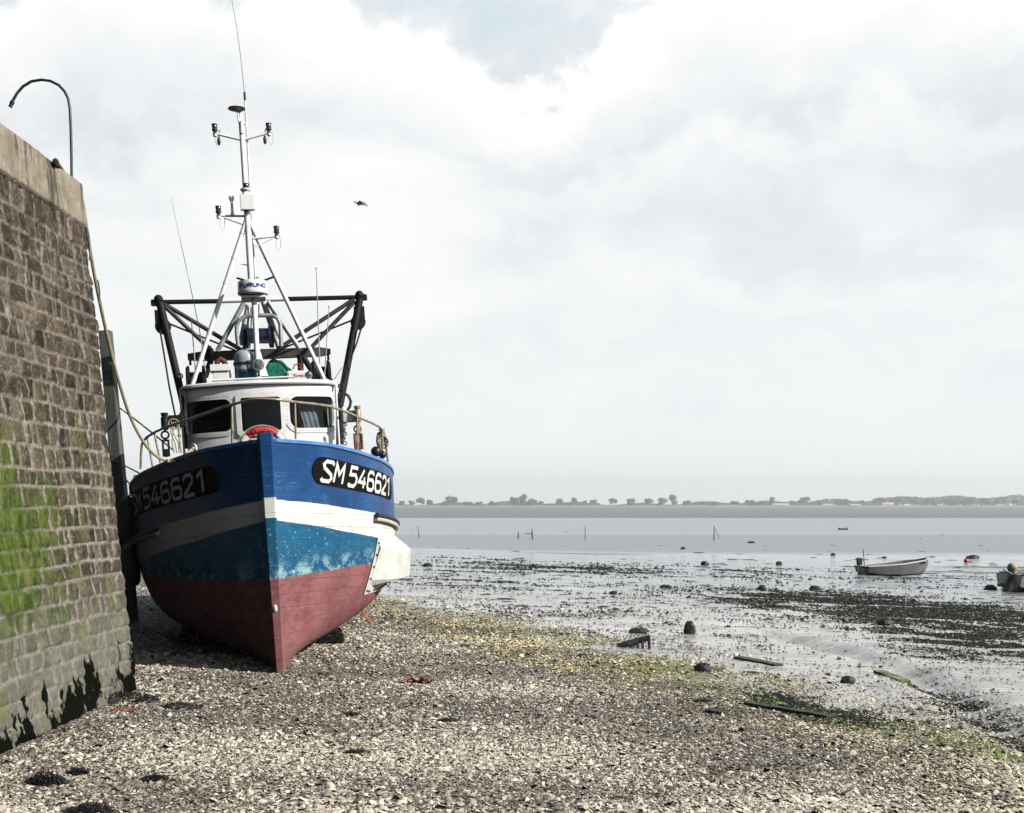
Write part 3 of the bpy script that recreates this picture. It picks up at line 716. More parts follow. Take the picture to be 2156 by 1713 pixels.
# hull shell
svs = np.concatenate([np.linspace(.02, 3.2, 46), np.linspace(3.35, 9.8, 26)]); vvs = np.linspace(0, 7, 50)
mb = MB()
for side in (1, -1):
    vs = []
    for s in svs:
        for v in vvs:
            p = hull_uv(float(s), float(v)); vs.append((p.x*side, p.y, p.z))
    nv = len(vvs); fs = []
    for i in range(len(svs)-1):
        for k in range(nv-1):
            f = (i*nv + k, (i+1)*nv + k, (i+1)*nv + k+1, i*nv + k+1)
            fs.append(f if side > 0 else f[::-1])
    o = len(mb.v); mb.add(vs, fs)
tr = [hull_uv(9.8, float(v)) for v in vvs]
ring = [(p.x, p.y, p.z) for p in tr] + [(-p.x, p.y, p.z) for p in reversed(tr)]; mb.add(ring, [tuple(range(len(ring)-1, -1, -1))])
bt = []
for s in svs: bt += [(.085, rk(float(s), 0), float(section(float(s))[0][1])), (-.085, rk(float(s), 0), float(section(float(s))[0][1]))]
mb.add(bt, [(2*i, 2*i+1, 2*i+3, 2*i+2) for i in range(len(svs)-1)])
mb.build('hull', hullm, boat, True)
# stem post
mb = MB(); zs = np.linspace(0, 2.84, 26); vs = []
for z in zs:
    wd = .055 + .038*min(1, z/2.6); fy = rake(z) - .09 - .015*z/3
    for x_, y_ in ((-wd*.9, fy + .02), (-wd*.7, fy), (wd*.7, fy), (wd*.9, fy + .02), (wd + .004, rake(z) + .20), (-wd - .004, rake(z) + .20)): vs.append((x_, y_, z))
fs = [(i*6 + k, i*6 + (k+1) % 6, (i+1)*6 + (k+1) % 6, (i+1)*6 + k) for i in range(25) for k in range(6)] + [(5, 4, 3, 2, 1, 0), tuple(150 + k for k in range(6))]
mb.add(vs, fs); mb.build('stem_post', hullm, boat, bevel=.006)
mb = MB(); mb.tube([(0, rake(2.84) - .03, 2.83), (0, rake(2.84) - .03, 2.90)], .007, 8); mb.build('stem_pin', blue_paint, boat)
# gunwale cap
for side in (1, -1):
    mb = MB(); vs = []; SS = np.concatenate([np.linspace(.06, 3, 40), np.linspace(3.2, 9.8, 24)])
    for s in SS:
        p = hull_uv(float(s), 7); inn = .12
        for dx, dz in ((.022, -.012), (.022, .035), (-inn, .035), (-inn, -.012)): vs.append(((p.x + dx)*side, p.y, p.z + dz))
    n_ = len(SS); fs = [(i*4 + k, (i+1)*4 + k, (i+1)*4 + (k+1) % 4, i*4 + (k+1) % 4) for i in range(n_-1) for k in range(4)] + [(0, 1, 2, 3), tuple((n_-1)*4 + k for k in (3, 2, 1, 0))]
    mb.add(vs, fs); mb.build('gunwale_cap', blue_cap, boat, bevel=.008)
# inner bulwark and deck
mb = MB(); vs = []
for s in SS:
    p = hull_uv(float(s), 7); q = hull_z(float(s), 1.9)
    for side in (1, -1): vs += [((max(.02, p.x - .11))*side, p.y, p.z), ((max(.02, q.x - .06))*side, q.y, 1.85)]
n_ = len(SS)
fs = []
for i in range(n_-1):
    a = i*4; b = a + 4; fs += [(a, b, b+1, a+1), (a+3, b+3, b+2, a+2), (a+1, b+1, b+3, a+3)]
mb.add(vs, fs); mb.build('deck', deckm, boat)
# rubbing strake with black rubber, both sides
for side in (1, -1):
    mb = MB(); path = []; cap = []
    for s in np.linspace(1.75, 9.0, 50):
        z = 2.10 - .46*min(1, ((s + .3)*.25))**.85 - .03
        path.append(hull_on(float(s), z, side, .045)); cap.append(hull_on(float(s), z, side, .028))
    mb.tube(path, .035, 10); mb.build('rubbing_strake', black_rubber, boat, True)
    mb = MB(); mb.tube([p + Vector((0, 0, -.045)) for p in cap], .035, 8); mb.build('strake_timber', white_dirty, boat, True)

# registration panels and letters
GL = {'S': [[(1, 1.22), (.84, 1.4), (.22, 1.4), (.02, 1.18), (.14, .92), (.84, .5), (.96, .24), (.76, 0), (.12, 0), (0, .16)]],
 'M': [[(0, 0), (.02, 1.4), (.5, .62), (.98, 1.4), (1, 0)]],
 '5': [[(.95, 1.4), (.13, 1.4), (.08, .82), (.76, .86), (.97, .62), (.93, .22), (.72, 0), (.12, 0), (0, .16)]],
 '4': [[(.62, 1.4), (.02, .42), (1, .42)], [(.72, .34), (.72, 0)], [(.72, .5), (.72, .85)]],
 '6': [[(.92, 1.2), (.75, 1.4), (.25, 1.4), (.05, 1.12), (.05, .2), (.22, 0), (.8, 0), (.97, .2), (.97, .55), (.8, .78), (.17, .78)]],
 '2': [[(.03, 1.12), (.2, 1.4), (.8, 1.4), (.97, 1.14), (.9, .86), (.06, .16), (.06, 0), (1, 0)]],
 '1': [[(.12, 1.12), (.58, 1.4), (.58, 0)]],
 'F': [[(0, 0), (0, 1.4), (1, 1.4)], [(.12, .75), (.8, .75)]], 'U': [[(0, 1.4), (0, .2), (.2, 0), (.8, 0), (1, .2), (1, 1.4)]],
 'R': [[(0, 0), (0, 1.4), (.85, 1.4), (1, 1.2), (1, .9), (.85, .7), (.13, .7)], [(.5, .6), (1, 0)]],
 'N': [[(0, 0), (0, 1.4), (1, 0), (1, 1.4)]], 'O': [[(.5, 1.4), (.15, 1.35), (0, 1.1), (0, .3), (.15, .05), (.5, 0), (.85, .05), (1, .3), (1, 1.1), (.85, 1.35), (.52, 1.4)]],
 'B': [[(0, 0), (0, 1.4), (.8, 1.4), (.95, 1.2), (.8, .8), (.13, .75)], [(.8, .68), (1, .4), (.85, 0), (.12, 0)]], 'o': [[(.5, .8), (.1, .6), (.1, .2), (.5, 0), (.9, .2), (.9, .6), (.55, .8)]],
 'm': [[(0, 0), (0, .8), (.5, .7), (.5, 0)], [(.62, .7), (1, .75), (1, 0)]], 'b': [[(0, 1.4), (0, 0), (.8, 0), (.9, .4), (.8, .8), (.14, .8)]],
 'a': [[(.9, .8), (.2, .8), (0, .4), (.2, 0), (.74, .05)], [(.95, .7), (.95, 0)]], 'r': [[(0, 0), (0, .8), (.7, .8)]], 'd': [[(.9, 1.4), (.9, 0), (.2, 0), (0, .4), (.2, .8), (.76, .8)]]}
def strip(poly, wd):
    pts = []
    for (a, b) in zip(poly, poly[1:]):
        a = Vector(a); b = Vector(b)
        for k in range(4): pts.append(a + (b - a)*k/4)
    pts.append(Vector(poly[-1])); Lf, Rt = [], []
    for i, p in enumerate(pts):
        d0 = (p - pts[i-1]).normalized() if i else (pts[1] - p).normalized()
        d1 = (pts[i+1] - p).normalized() if i < len(pts)-1 else d0
        n0 = Vector((-d0.y, d0.x)); n1 = Vector((-d1.y, d1.x)); nn = (n0 + n1)
        if nn.length < .2: nn = n0
        nn.normalize(); k = wd/2/max(.55, nn.dot(n0)); Lf.append(p + nn*k); Rt.append(p - nn*k)
    return Lf, Rt
def letters(text, fmap, cw, gap, ch, stroke, slant=.12, dz=0.0):
    """fmap(u, v, off) gives a point on the lettered surface; returns a mesh builder"""
    mb = MB(); u = 0
    for c in text:
        if c == ' ': u += cw*.45; continue
        for k, poly in enumerate(GL[c]):
            sc2 = [(a*cw, b/1.4*ch) for a, b in poly]; Lf, Rt = strip(sc2, stroke)
            vs = []
            for a, b in zip(Lf, Rt): vs += [fmap(u + a.x + slant*a.y, a.y, k*.0015), fmap(u + b.x + slant*b.y, b.y, k*.0015)]
            mb.add(vs, [(2*i, 2*i+1, 2*i+3, 2*i+2) for i in range(len(Lf)-1)])
        u += cw + gap
    return mb
white_letter = mat('white_letter', (.74, .73, .68), .5, var=.12, vscale=20, dirt=(.25, .25, .24), dirt_amt=-.05, dscale=30)
black_panel = mat('black_panel', (.005, .005, .006), .8, spec=.1, var=.3, dirt=(.08, .08, .08), dirt_amt=-.2, dscale=25)
# arc length table along the hull
sa_ = np.linspace(.1, 4.2, 160); pa_ = [hull_z(float(s), 2.3) for s in sa_]
al_ = np.concatenate([[0], np.cumsum([(pa_[i+1] - pa_[i]).length for i in range(159)])])
def s_at(a): return float(np.interp(a, al_, sa_))
def a_at(s): return float(np.interp(s, sa_, al_))
def panel(side, s0, s1, zc0, zc1, hh, name_lbl):
    a0, a1 = a_at(s0), a_at(s1)
    def f(u, v, off=0):            # u along from the stem, v -1..1
        t = u/(a1 - a0); zc = zc0 + (zc1 - zc0)*t
        return hull_on(s_at(a0 + u), zc + v*hh, side, .012 + off)
    mb = MB(); n = 44; m = 10; vs = []; LL = a1 - a0
    for i in range(n+1):
        u = LL*i/n; e = min(u, LL - u); r = hh*.95
        k = math.sqrt(max(0.0, 1 - (1 - min(e/r, 1))**2)); k = max(.25, k)
        for j in range(m+1): vs.append(f(u, (2*j/m - 1)*k))
    fs = [(i*(m+1) + j, (i+1)*(m+1) + j, (i+1)*(m+1) + j+1, i*(m+1) + j+1) for i in range(n) for j in range(m)]
    if side < 0: fs = [q[::-1] for q in fs]
    mb.add(vs, fs); p = mb.build('number_panel', black_panel, boat, True)
    cw, gp, ch, st = LL*.084, LL*.022, hh*1.45, .046
    x0 = LL*.055
    if side > 0:
        def fm(u, v, off): return f(x0 + u, (v/ch - .5)*1.45, .004 + off)
    else:
        tot = 8*(cw + gp) + cw*.45
        def fm(u, v, off): return f(x0 + tot - u, (v/ch - .5)*1.45, .004 + off)
    lm = letters('SM 546621', fm, cw, gp, ch, st, .24 if side > 0 else .16)
    l = lm.build('lettering', white_letter, p); l['label'] = 'SM 546621'
panel(1, .40, 2.62, 2.42, 2.16, .165, '')
panel(-1, .42, 2.95, 2.38, 2.14, .165, '')

# sponson boxes bolted to the bilge
def Zs(X, Y, s): return L((840 + X/5.709)*.8624, (1200 + Y/5.709)*.8624, s)
bolt = mat('rusty_bolt', (.06, .035, .02), .8)
fa = [Zs(495, 690, 2.05), Zs(255, 1300, 1.95)]           # near edge of the flange, top and bottom
A = [Zs(515, 785, 1.98), Zs(772, 858, 2.30), Zs(868, 845, 2.62), Zs(933, 805, 3.3)]      # upper ring
B = [Zs(370, 1240, 1.95), Zs(742, 1228, 2.30), Zs(850, 1200, 2.62), Zs(914, 1180, 3.3)]  # lower ring
T = [hull_on(2.05, 1.47, 1, -.01), hull_on(2.3, 1.50, 1, -.01), hull_on(2.8, 1.5, 1, -.01), hull_on(3.5, 1.48, 1, -.01)]
U_ = [hull_on(2.0, .82, 1, -.01), hull_on(2.3, .80, 1, -.01), hull_on(2.8, .79, 1, -.01), hull_on(3.5, .80, 1, -.01)]
for side in (1,):
    mir = lambda q: Vector((q.x*side, q.y, q.z))
    mb = MB(); ext = [(4.4, .0)]
    A2 = A + [Vector((A[3].x - .02, 4.2, A[3].z - .02)), hull_on(4.9, 1.3, 1, -.02)]
    B2 = B + [Vector((B[3].x - .02, 4.2, B[3].z)), hull_on(4.9, .8, 1, -.02)]
    T2 = T + [hull_on(4.2, 1.47, 1, -.01), hull_on(4.95, 1.45, 1, -.02)]; U2 = U_ + [hull_on(4.2, .79, 1, -.01), hull_on(4.95, .80, 1, -.02)]
    rings = [T2, A2, B2, U2]; vs = [mir(q) for r_ in rings for q in r_]; n6 = 6
    fs = [(r_*n6 + i, r_*n6 + i+1, (r_+1)*n6 + i+1, (r_+1)*n6 + i) for r_ in range(3) for i in range(n6-1)]
    fs.append((0, n6, 2*n6, 3*n6))
    if side > 0: fs = [f[::-1] for f in fs]
    mb.add(vs, fs); sp_ = mb.build('sponson', white_dirty, boat, bevel=.008)
    # flange plate on the planking, with bolts
    mb = MB(); vs = []
    for i in range(9):
        t = i/8; z = 1.50 - t*.76; s0 = 1.93 - t*.06
        for ds in (0, .12): vs.append(hull_on(s0 + ds, z, side, .014))
    mb.add(vs, [((2*i, 2*i+1, 2*i+3, 2*i+2) if side > 0 else (2*i+2, 2*i+3, 2*i+1, 2*i)) for i in range(8)])
    vs = []
    for i in range(13):
        s0 = 1.87 + i*.2
        for dz in (0, .12): vs.append(hull_on(s0, .73 + dz, side, .017))
    mb.add(vs, [((2*i, 2*i+2, 2*i+3, 2*i+1) if side > 0 else (2*i+1, 2*i+3, 2*i+2, 2*i)) for i in range(12)])
    mb.cut = len(mb.f)
    for i in range(5): mb.ball(hull_on(1.97 - i*.012, 1.42 - i*.16, side, .022), .017, 8)
    for i in range(10): mb.ball(hull_on(2.0 + i*.2, .765, side, .022), .017, 8)
    mb.build('flange', [white_dirty, bolt], sp_)
for side in (1, -1):
    mir = lambda q: Vector((q.x*side, q.y, q.z))
    # rusty bilge keel end
    mb = MB()
    p0 = L(775, 1245, 2.9) if side > 0 else None
    bk = [hull_on(2.7, .42, 1, -.02), hull_on(2.9, .42, 1, -.02), hull_on(5.0, .42, 1, -.02), hull_on(6.0, .42, 1, -.02)]
    d_ = Vector((.5, 0, -.86)).normalized()
    outv = [bk[0] + d_*.12, bk[1] + d_*.27, bk[2] + d_*.27, bk[3] + d_*.05]
    vs = [mir(q + Vector((0, 0, t_))) for t_ in (0, .035) for q in bk + outv]
    fs = []
    for i in range(3): fs += [(i, i+1, i+5, i+4), (8+i, 8+i+4, 8+i+5, 8+i+1), (i+4, i+5, i+13, i+12)]
    fs += [(0, 4, 12, 8), (3, 11, 15, 7)]
    mb.add(vs, fs); mb.build('bilge_keel', mat('rusty_keel', (.22, .07, .03), .8, var=.4, bump=.4), boat)
# small ring fitting above the near bilge keel
# keel band, rudder and screw aft
mb = MB(); mb.box((0, 9.95, .75), (.07, .7, 1.3)); mb.build('rudder', hullm, boat, bevel=.01)
mb = MB()
for k in range(3):
    a = 2*pi*k/3; mb.box((.22*cos(a), 9.52, .55 + .22*sin(a)), (.34, .03, .16), Matrix.Rotation(-a, 3, 'Y') @ Matrix.Rotation(.5, 3, 'X'))
mb.lathe((0, 9.4, .55), (0, 1, 0), [(.05, 0), (.06, .1), (.03, .2)], 12); mb.build('propeller', mat('bronze', (.25, .14, .05), .4, metal=.8), boat)

# ---- wheelhouse
CS0, RW, RCo = 2.95, 1.9, .28
th0 = .51; t1 = RW*th0; t2 = t1 + RCo*(pi/2 - th0)
xa = RW*sin(th0); ya = RW*(1 - cos(th0)); CXW = xa + RCo*(1 - sin(th0)); yb = ya + RCo*cos(th0)
CABX = -.0
def cab(t, z, off=0):
    s = 1 if t >= 0 else -1; a = abs(t)
    if a < t1: th = a/RW; x, y = RW*sin(th), RW*(1 - cos(th))
    elif a < t2: th = th0 + (a - t1)/RCo; x, y = xa + RCo*(sin(th) - sin(th0)), ya + RCo*(cos(th0) - cos(th))
    else: th = pi/2; x, y = CXW, yb + (a - t2)
    x += off*sin(th); y -= off*cos(th)
    return Vector((s*x + CABX, CS0 + y, z))
TMAX = t2 + 2.3
ZB, ZT = 1.85, 3.80
WIN = [(0.0, 3.365, .29, .255, .045), (.80, 3.375, .40, .245, .14), (-.80, 3.375, .40, .245, .12), (1.95, 3.375, .36, .25, .1), (-1.95, 3.375, .36, .25, .1)]
def inside(t, z, wn, g_=0):
    ct, cz, ht, hz, r = wn; dx = abs(t - ct) - (ht + g_ - r); dz = abs(z - cz) - (hz + g_ - r)
    return math.hypot(max(dx, 0), max(dz, 0)) + min(max(dx, dz), 0) - r < 0
mb = MB(); nt_, nz_ = 300, 92; vs = []
for i in range(nt_+1):
    for k in range(nz_+1): vs.append(cab(-TMAX + 2*TMAX*i/nt_, ZB + (ZT - ZB)*k/nz_))
fs = []
for i in range(nt_):
    for k in range(nz_):
        t = -TMAX + 2*TMAX*(i+.5)/nt_; z = ZB + (ZT - ZB)*(k+.5)/nz_
        if any(inside(t, z, w_, .006) for w_ in WIN): continue
        fs.append((i*(nz_+1) + k, (i+1)*(nz_+1) + k, (i+1)*(nz_+1) + k+1, i*(nz_+1) + k+1))
mb.add(vs, fs)
e0_, e1_ = cab(-TMAX, ZB), cab(TMAX, ZB); mb.add([e0_, e1_, cab(TMAX, ZT), cab(-TMAX, ZT)], [(0, 1, 2, 3)])
wh = mb.build('wheelhouse', white_paint, boat, True)
sol = wh.modifiers.new('thick', 'SOLIDIFY'); sol.thickness = .025; sol.offset = -1
def rrect(wn, g_, n=8):
    ct, cz, ht, hz, r = wn; ht += g_; hz += g_; r = max(.01, r + g_); o = []
    for cx_, cz_, a0 in ((ht - r, hz - r, 0), (-(ht - r), hz - r, pi/2), (-(ht - r), -(hz - r), pi), (ht - r, -(hz - r), 1.5*pi)):
        for k in range(n+1): a = a0 + pi/2*k/n; o.append((ct + cx_ + r*cos(a), cz + cz_ + r*sin(a)))
    # densify
    q = []
    for i, a in enumerate(o):
        b = o[(i+1) % len(o)]; m_ = max(1, int(math.hypot(b[0]-a[0], b[1]-a[1])/.06))
        q += [(a[0] + (b[0]-a[0])*k/m_, a[1] + (b[1]-a[1])*k/m_) for k in range(m_)]
    return q
glass = bpy.data.materials.new('window_glass'); glass.use_nodes = True; nt = glass.node_tree
for n in list(nt.nodes): nt.nodes.remove(n)
o_ = N(nt, 'ShaderNodeOutputMaterial'); gl = N(nt, 'ShaderNodeBsdfGlossy'); gl.inputs['Roughness'].default_value = .04; gl.inputs['Color'].default_value = (.9, .95, .95, 1)
tr_ = N(nt, 'ShaderNodeBsdfTransparent'); tr_.inputs[0].default_value = (.74, .80, .79, 1); fr = N(nt, 'ShaderNodeFresnel'); fr.inputs[0].default_value = 1.35
mxs = N(nt, 'ShaderNodeMixShader'); nt.links.new(fr.outputs[0], mxs.inputs[0]); nt.links.new(tr_.outputs[0], mxs.inputs[1]); nt.links.new(gl.outputs[0], mxs.inputs[2]); nt.links.new(mxs.outputs[0], o_.inputs[0])
MATS['glass'] = glass
frame_white = mat('frame_white', (.70, .70, .68), .5, var=.08)
rivet_m = mat('dark_rivet', (.12, .11, .10), .5)
for wi, wn in enumerate(WIN):
    wp, fw = (.0, .055) if wi else (.0, .05)
    ia = rrect(wn, -.012); ib = rrect(wn, fw)
    if wi == 0: ib = rrect((wn[0], wn[1], wn[2], wn[3], .012), .055); ia = rrect((wn[0], wn[1], wn[2], wn[3], .045), -.012)
    # same count: resample by angle index
    n_ = 96
    def res(loop):
        pts_ = [Vector(p) for p in loop]; L_ = [0]
        for i in range(len(pts_)): L_.append(L_[-1] + (pts_[(i+1) % len(pts_)] - pts_[i]).length)
        out_ = []; j = 0
        for k in range(n_):
            d = L_[-1]*k/n_
            while L_[j+1] < d: j += 1
            q = (d - L_[j])/max(1e-9, L_[j+1] - L_[j]); out_.append(pts_[j].lerp(pts_[(j+1) % len(pts_)], q))
        return out_
    A_, B_ = res(ia), res(ib); th_ = .03 if wi == 0 else .012
    vs = [cab(p.x, p.y, -.02) for p in A_] + [cab(p.x, p.y, th_) for p in A_] + [cab(p.x, p.y, th_) for p in B_] + [cab(p.x, p.y, -.004) for p in B_]
    fs = [(r_*n_ + k, r_*n_ + (k+1) % n_, (r_+1)*n_ + (k+1) % n_, (r_+1)*n_ + k) for r_ in range(3) for k in range(n_)]
    mb = MB(); mb.add(vs, fs)
    if wi:
        mb.cut = len(mb.f); C_ = res(rrect(wn, .026))
        for k in range(0, n_, 2): p = cab(C_[k].x, C_[k].y, th_); mb.ball(p, .0065, 6)
    fr_ = mb.build('window_frame', [frame_white, rivet_m], wh)
    mb = MB(); ct, cz, ht, hz, r = wn; vs = []; gx, gz = 16, 2
    for i in range(gx+1):
        for k in range(gz+1): vs.append(cab(ct - ht - .004 + 2*(ht+.004)*i/gx, cz - hz - .004 + 2*(hz+.004)*k/gz, -.012))
    mb.add(vs, [(i*(gz+1) + k, (i+1)*(gz+1) + k, (i+1)*(gz+1) + k+1, i*(gz+1) + k+1) for i in range(gx) for k in range(gz)])
    mb.build('pane', glass, fr_, True)
# interior: floor, back wall, dashboard, curtain
mb = MB(); mb.box((0, 4.6, 2.5), (2.0, .04, 1.9)); mb.box((0, 3.9, 2.75), (2.0, 1.5, .03)); mb.build('cabin_lining', dark_in, boat)
mb = MB(); mb.box((0, 3.42, 3.05), (1.15, .45, .10)); mb.box((-.1, 3.3, 3.12), (.34, .14, .04)); mb.build('dashboard',  mat('dash_grey', (.10, .12, .11), .6), boat)
mb = MB(); vs = []
for i in range(41):
    x_ = .62 + .38*i/40; y_ = 3.34 + .012*sin(i*.8) + .22*i/40
    vs += [(x_ - .10*(1), y_, 3.68), (x_ + .02, y_, 3.1)]
mb.add(vs, [(2*i, 2*i+1, 2*i+3, 2*i+2) for i in range(40)]); mb.build('curtain', mat('grey_curtain', (.17, .19, .215), .9, var=.3, vscale=6), boat, True)
mb = MB(); mb.box((.45, 3.22, 3.14), (.26, .10, .05)); mb.build('red_tray', mat('red_plastic', (.55, .03, .03), .4), boat, bevel=.01)
# roof
mb = MB(); nn_ = 90; ringo = []; tt = [-TMAX + 2*TMAX*i/nn_ for i in range(nn_+1)]
prof = [(.0, ZT - .015), (.045, ZT - .01), (.06, ZT + .01), (.055, ZT + .04), (.01, ZT + .06), (-.25, ZT + .075), (-.6, ZT + .085)]
vs = [cab(t, z, o) for (o, z) in prof[:5] for t in tt]
fs = [(r_*(nn_+1) + k, r_*(nn_+1) + k+1, (r_+1)*(nn_+1) + k+1, (r_+1)*(nn_+1) + k) for r_ in range(4) for k in range(nn_)]
cidx = len(vs)
vs += [Vector((cab(t, 0).x*.0, max(cab(t, 0).y, CS0 + .5), ZT + .09)) for t in tt]
fs += [(4*(nn_+1) + k, 4*(nn_+1) + k+1, cidx + k+1, cidx + k) for k in range(nn_)]
fs.append(tuple([r_*(nn_+1) for r_ in range(5)] + [r_*(nn_+1) + nn_ for r_ in range(4, -1, -1)]))
fs.append(tuple(range(nn_, -1, -1)))
mb.add(vs, fs); roof = mb.build('roof', white_paint, boat, True)
RZ = ZT + .07
# pipes down the corners of the wheelhouse
for side in (1, -1):
    mb = MB(); mb.tube([cab(side*(t2 + .02), 1.9, .05), cab(side*(t2 + .02), ZT + .02, .06)], .017, 8); mb.build('corner_pipe', white_metal, boat, True)

# ---- bow railing
mb = MB()
RP = [(296, 988, 2.35), (297, 955, 2.35), (299, 935, 2.32), (308, 922, 2.2), (325, 911, 2.0), (345, 902, 1.75), (385, 888, 1.3), (430, 872, .9), (470, 858, .5), (505, 848, .25), (530, 842, .1), (552, 840, .05), (575, 841, .05), (600, 844, .12), (625, 847.5, .3), (660, 851, .5), (695, 856, .75), (725, 866, 1.05), (755, 879, 1.4), (785, 892, 1.8), (800, 900, 2.1), (808, 910, 2.3), (812, 935, 2.38), (817, 973, 2.38)]
pts = [L(*p) for p in RP]; mb.tube(pts, .0165, 10)
rail = mb.build('bow_rail', tan_steel, boat, True)
for a, b in (((488, 853, .38), (489, 935, .38)), ((620.5, 847, .28), (623, 925, .28)), ((752, 878, 1.36), (753, 962, 1.36)), ((805, 908, 2.2), (806, 968, 2.2)), ((310, 921, 2.15), (322, 985, 2.15)), ((325, 912, 1.95), (338, 975, 1.95))):
    mb = MB(); mb.tube([L(*a), L(*b)], .014, 8); mb.build('stanchion', tan_steel, boat, True)

# ---- mast
SM_ = 3.75
mast_root = MB()
apex = Z3(302, 1300, SM_)
foot = Z1(930, 890, 3.45)
mid = Z1(895, 260, 3.6)
mast_root.tube([foot, mid, Z3(325, 1690, 3.65), apex], [.040, .040, .045, .045], 14)
mast_root.tube([apex, Z3(292, 1130, 3.8), Z3(272, 840, 3.85), Z3(258, 672, 3.9)], [.045, .042, .036, .030], 14)
mast = mast_root.build('mast', white_metal, boat, True)
for a, b in ((Z1(395, 968, 3.62), apex), (Z1(1462, 915, 3.62), apex)):
    mb = MB(); mb.tube([a, b], .034, 12); mb.lathe(a + Vector((0, 0, -.03)), (0, 0, 1), [(.07, 0), (.07, .02), (.04, .03)], 12)
    for t in (.3, .6, .75, .9): mb.tube([a.lerp(b, t), a.lerp(b, t + .008)], .039, 12)
    mb.build('mast_leg', white_metal, boat, True)
# gusset fin
mb = MB(); f0 = Z1(905, 560, 3.5); f1 = Z1(1012, 893, 3.55); f2 = Z1(905, 893, 3.5)
vs = [p + Vector((0, dy, 0)) for dy in (-.02, .02) for p in (f0, f1, f2)]; mb.add(vs, [(0, 2, 1), (3, 4, 5), (0, 1, 4, 3), (1, 2, 5, 4), (2, 0, 3, 5)]); mb.build('mast_gusset', white_metal, boat)
# platform and radome
mb = MB(); pc = Z1(892, 262, 3.62); mb.box(pc, (.36, .34, .035)); mb.box(pc + Vector((0, 0, .05)), (.26, .26, .06)); mb.build('radar_platform', white_metal, boat, bevel=.008)
rc = Z1(888, 222, 3.55); Rr = 119*K1*16.45
mb = MB(); mb.lathe(rc, (0, 0, 1), [(Rr*.72, -.035), (Rr*.98, -.02), (Rr*1.02, 0), (Rr*1.02, .02), (Rr*.985, .024), (Rr*.975, .15), (Rr*.93, .172), (Rr*.80, .18), (0, .185)], 48)
rad = mb.build('radome', white_paint, boat, True)
def rf(u, v, off):
    a = (u - .215)/(Rr*.98); return rc + Vector((sin(a)*(Rr*.985 + .003 + off), -cos(a)*(Rr*.985 + .003 + off), .060 + v))
lm = letters('FURUNO', rf, .052, .0225, .050, .019, 0); l = lm.build('lettering', mat('blue_letter', (.01, .04, .22), .5), rad); l['label'] = 'FURUNO'
# V arms above radome
for a, b in (((755, 97), (862, 128)), ((950, 128), (1052, 90))):
    mb = MB(); mb.tube([Z1(*a, 3.75), Z1(*b, 3.75)], .016, 8); mb.build('antenna_arm', black_iron, boat, True)
mb = MB(); mb.tube([Z1(925, 88, 3.8), Z1(922, 128, 3.8)], .02, 8); mb.build('horn', mat('brass', (.35, .27, .12), .4, metal=.7), boat, True)
# yards
def bar(name, a, b, r, m=white_metal, s=None, z=Z3):
    mb = MB(); mb.tube([z(*a), z(*b)], r, 10); return mb.build(name, m, boat, True)
bar('yard', (272, 838, 3.85), (100, 797, 3.85), .020); bar('yard', (278, 838, 3.85), (447, 790, 3.85), .020)
bar('yard', (120, 1291, 3.8), (300, 1293, 3.8), .017); bar('yard', (330, 1427, 3.7), (497, 1412, 3.7), .017)
bar('yard_stay', (165, 1305, 3.8), (282, 1346, 3.8), .008); bar('yard_stay', (455, 1427, 3.7), (338, 1482, 3.7), .008)
bar('mast_step', (263, 1578, 3.7), (312, 1588, 3.7), .009)
def navlamp(X, Y, s, colour, nm, lbl):
    c = Z3(X, Y + 24, s); k = .8624/2.447/F*16.7; h = 42*k; r = 17*k
    root_ = MB(); root_.lathe(c, (0, 0, 1), [(r*.5, -.05), (r*.8, -.045), (r*.55, -.01), (r*.9, 0), (r, .005), (r, .02), (r*.8, .022)], 18)
    o = root_.build('navigation_lamp', black_iron, boat, True); o['label'] = lbl
    mb = MB(); mb.lathe(c, (0, 0, 1), [(r*.85, .02), (r*.92, h*.35), (r*.92, h*.65), (r*.85, h*.8)], 18)
    cm = {'green': (.0, .035, .022), 'red': (.07, .004, .006), 'black': (.012, .013, .014)}[colour]
    mb.build('lens', mat('lens_' + colour, cm, .15, spec=.8), o, True)
    mb = MB(); mb.lathe(c, (0, 0, 1), [(r*.9, h*.8), (r*1.05, h*.82), (r*1.05, h*.92), (r*.7, h), (0, h)], 18); mb.build('cap', black_iron, o, True)
    mb = MB(); mb.lathe(c, (0, 0, 1), [(.05*.6, -.085), (.05*.7, -.05), (.025, -.045)], 14); mb.build('lamp_bracket', white_metal, o, True)
navlamp(109, 760, 3.85, 'green', '', 'dark green lamp on upper yard'); navlamp(431, 755, 3.85, 'red', '', 'dark red lamp on upper yard')
navlamp(297, 1115, 3.72, 'black', '', 'black lamp on the mast'); navlamp(131, 1250, 3.8, 'black', '', 'dark lamp on lower left yard'); navlamp(478, 1370, 3.7, 'red', '', 'red lamp on lower right yard')
mb = MB(); mb.box(Z3(303, 1213, 3.68), (.26*.8, .09, .23)); mb.build('junction_box', white_metal, boat, bevel=.01)
mb = MB(); mb.lathe(Z3(296, 1175, 3.72), (0, 0, 1), [(.06, -.04), (.085, 0), (.05, .06), (.08, .09), (.08, .11)], 14); mb.build('lamp_mount', white_metal, boat, True)
mb = MB(); mb.lathe(Z3(215, 1290, 3.8), (0, 0, 1), [(.035, 0), (.02, .06), (.018, .2), (.038, .25), (.038, .29), (.02, .30)], 14); mb.build('wind_sensor', white_metal, boat, True)
for X, Y in ((133, 845), (408, 838)):
    mb = MB(); c = Z3(X, Y, 3.85); mb.tube([c + Vector((.02, 0, .17)), c + Vector((0, 0, .06))], .008, 6); mb.ball(c, (.028, .03, .07), 10); mb.build('halyard_block', black_iron, boat, True)
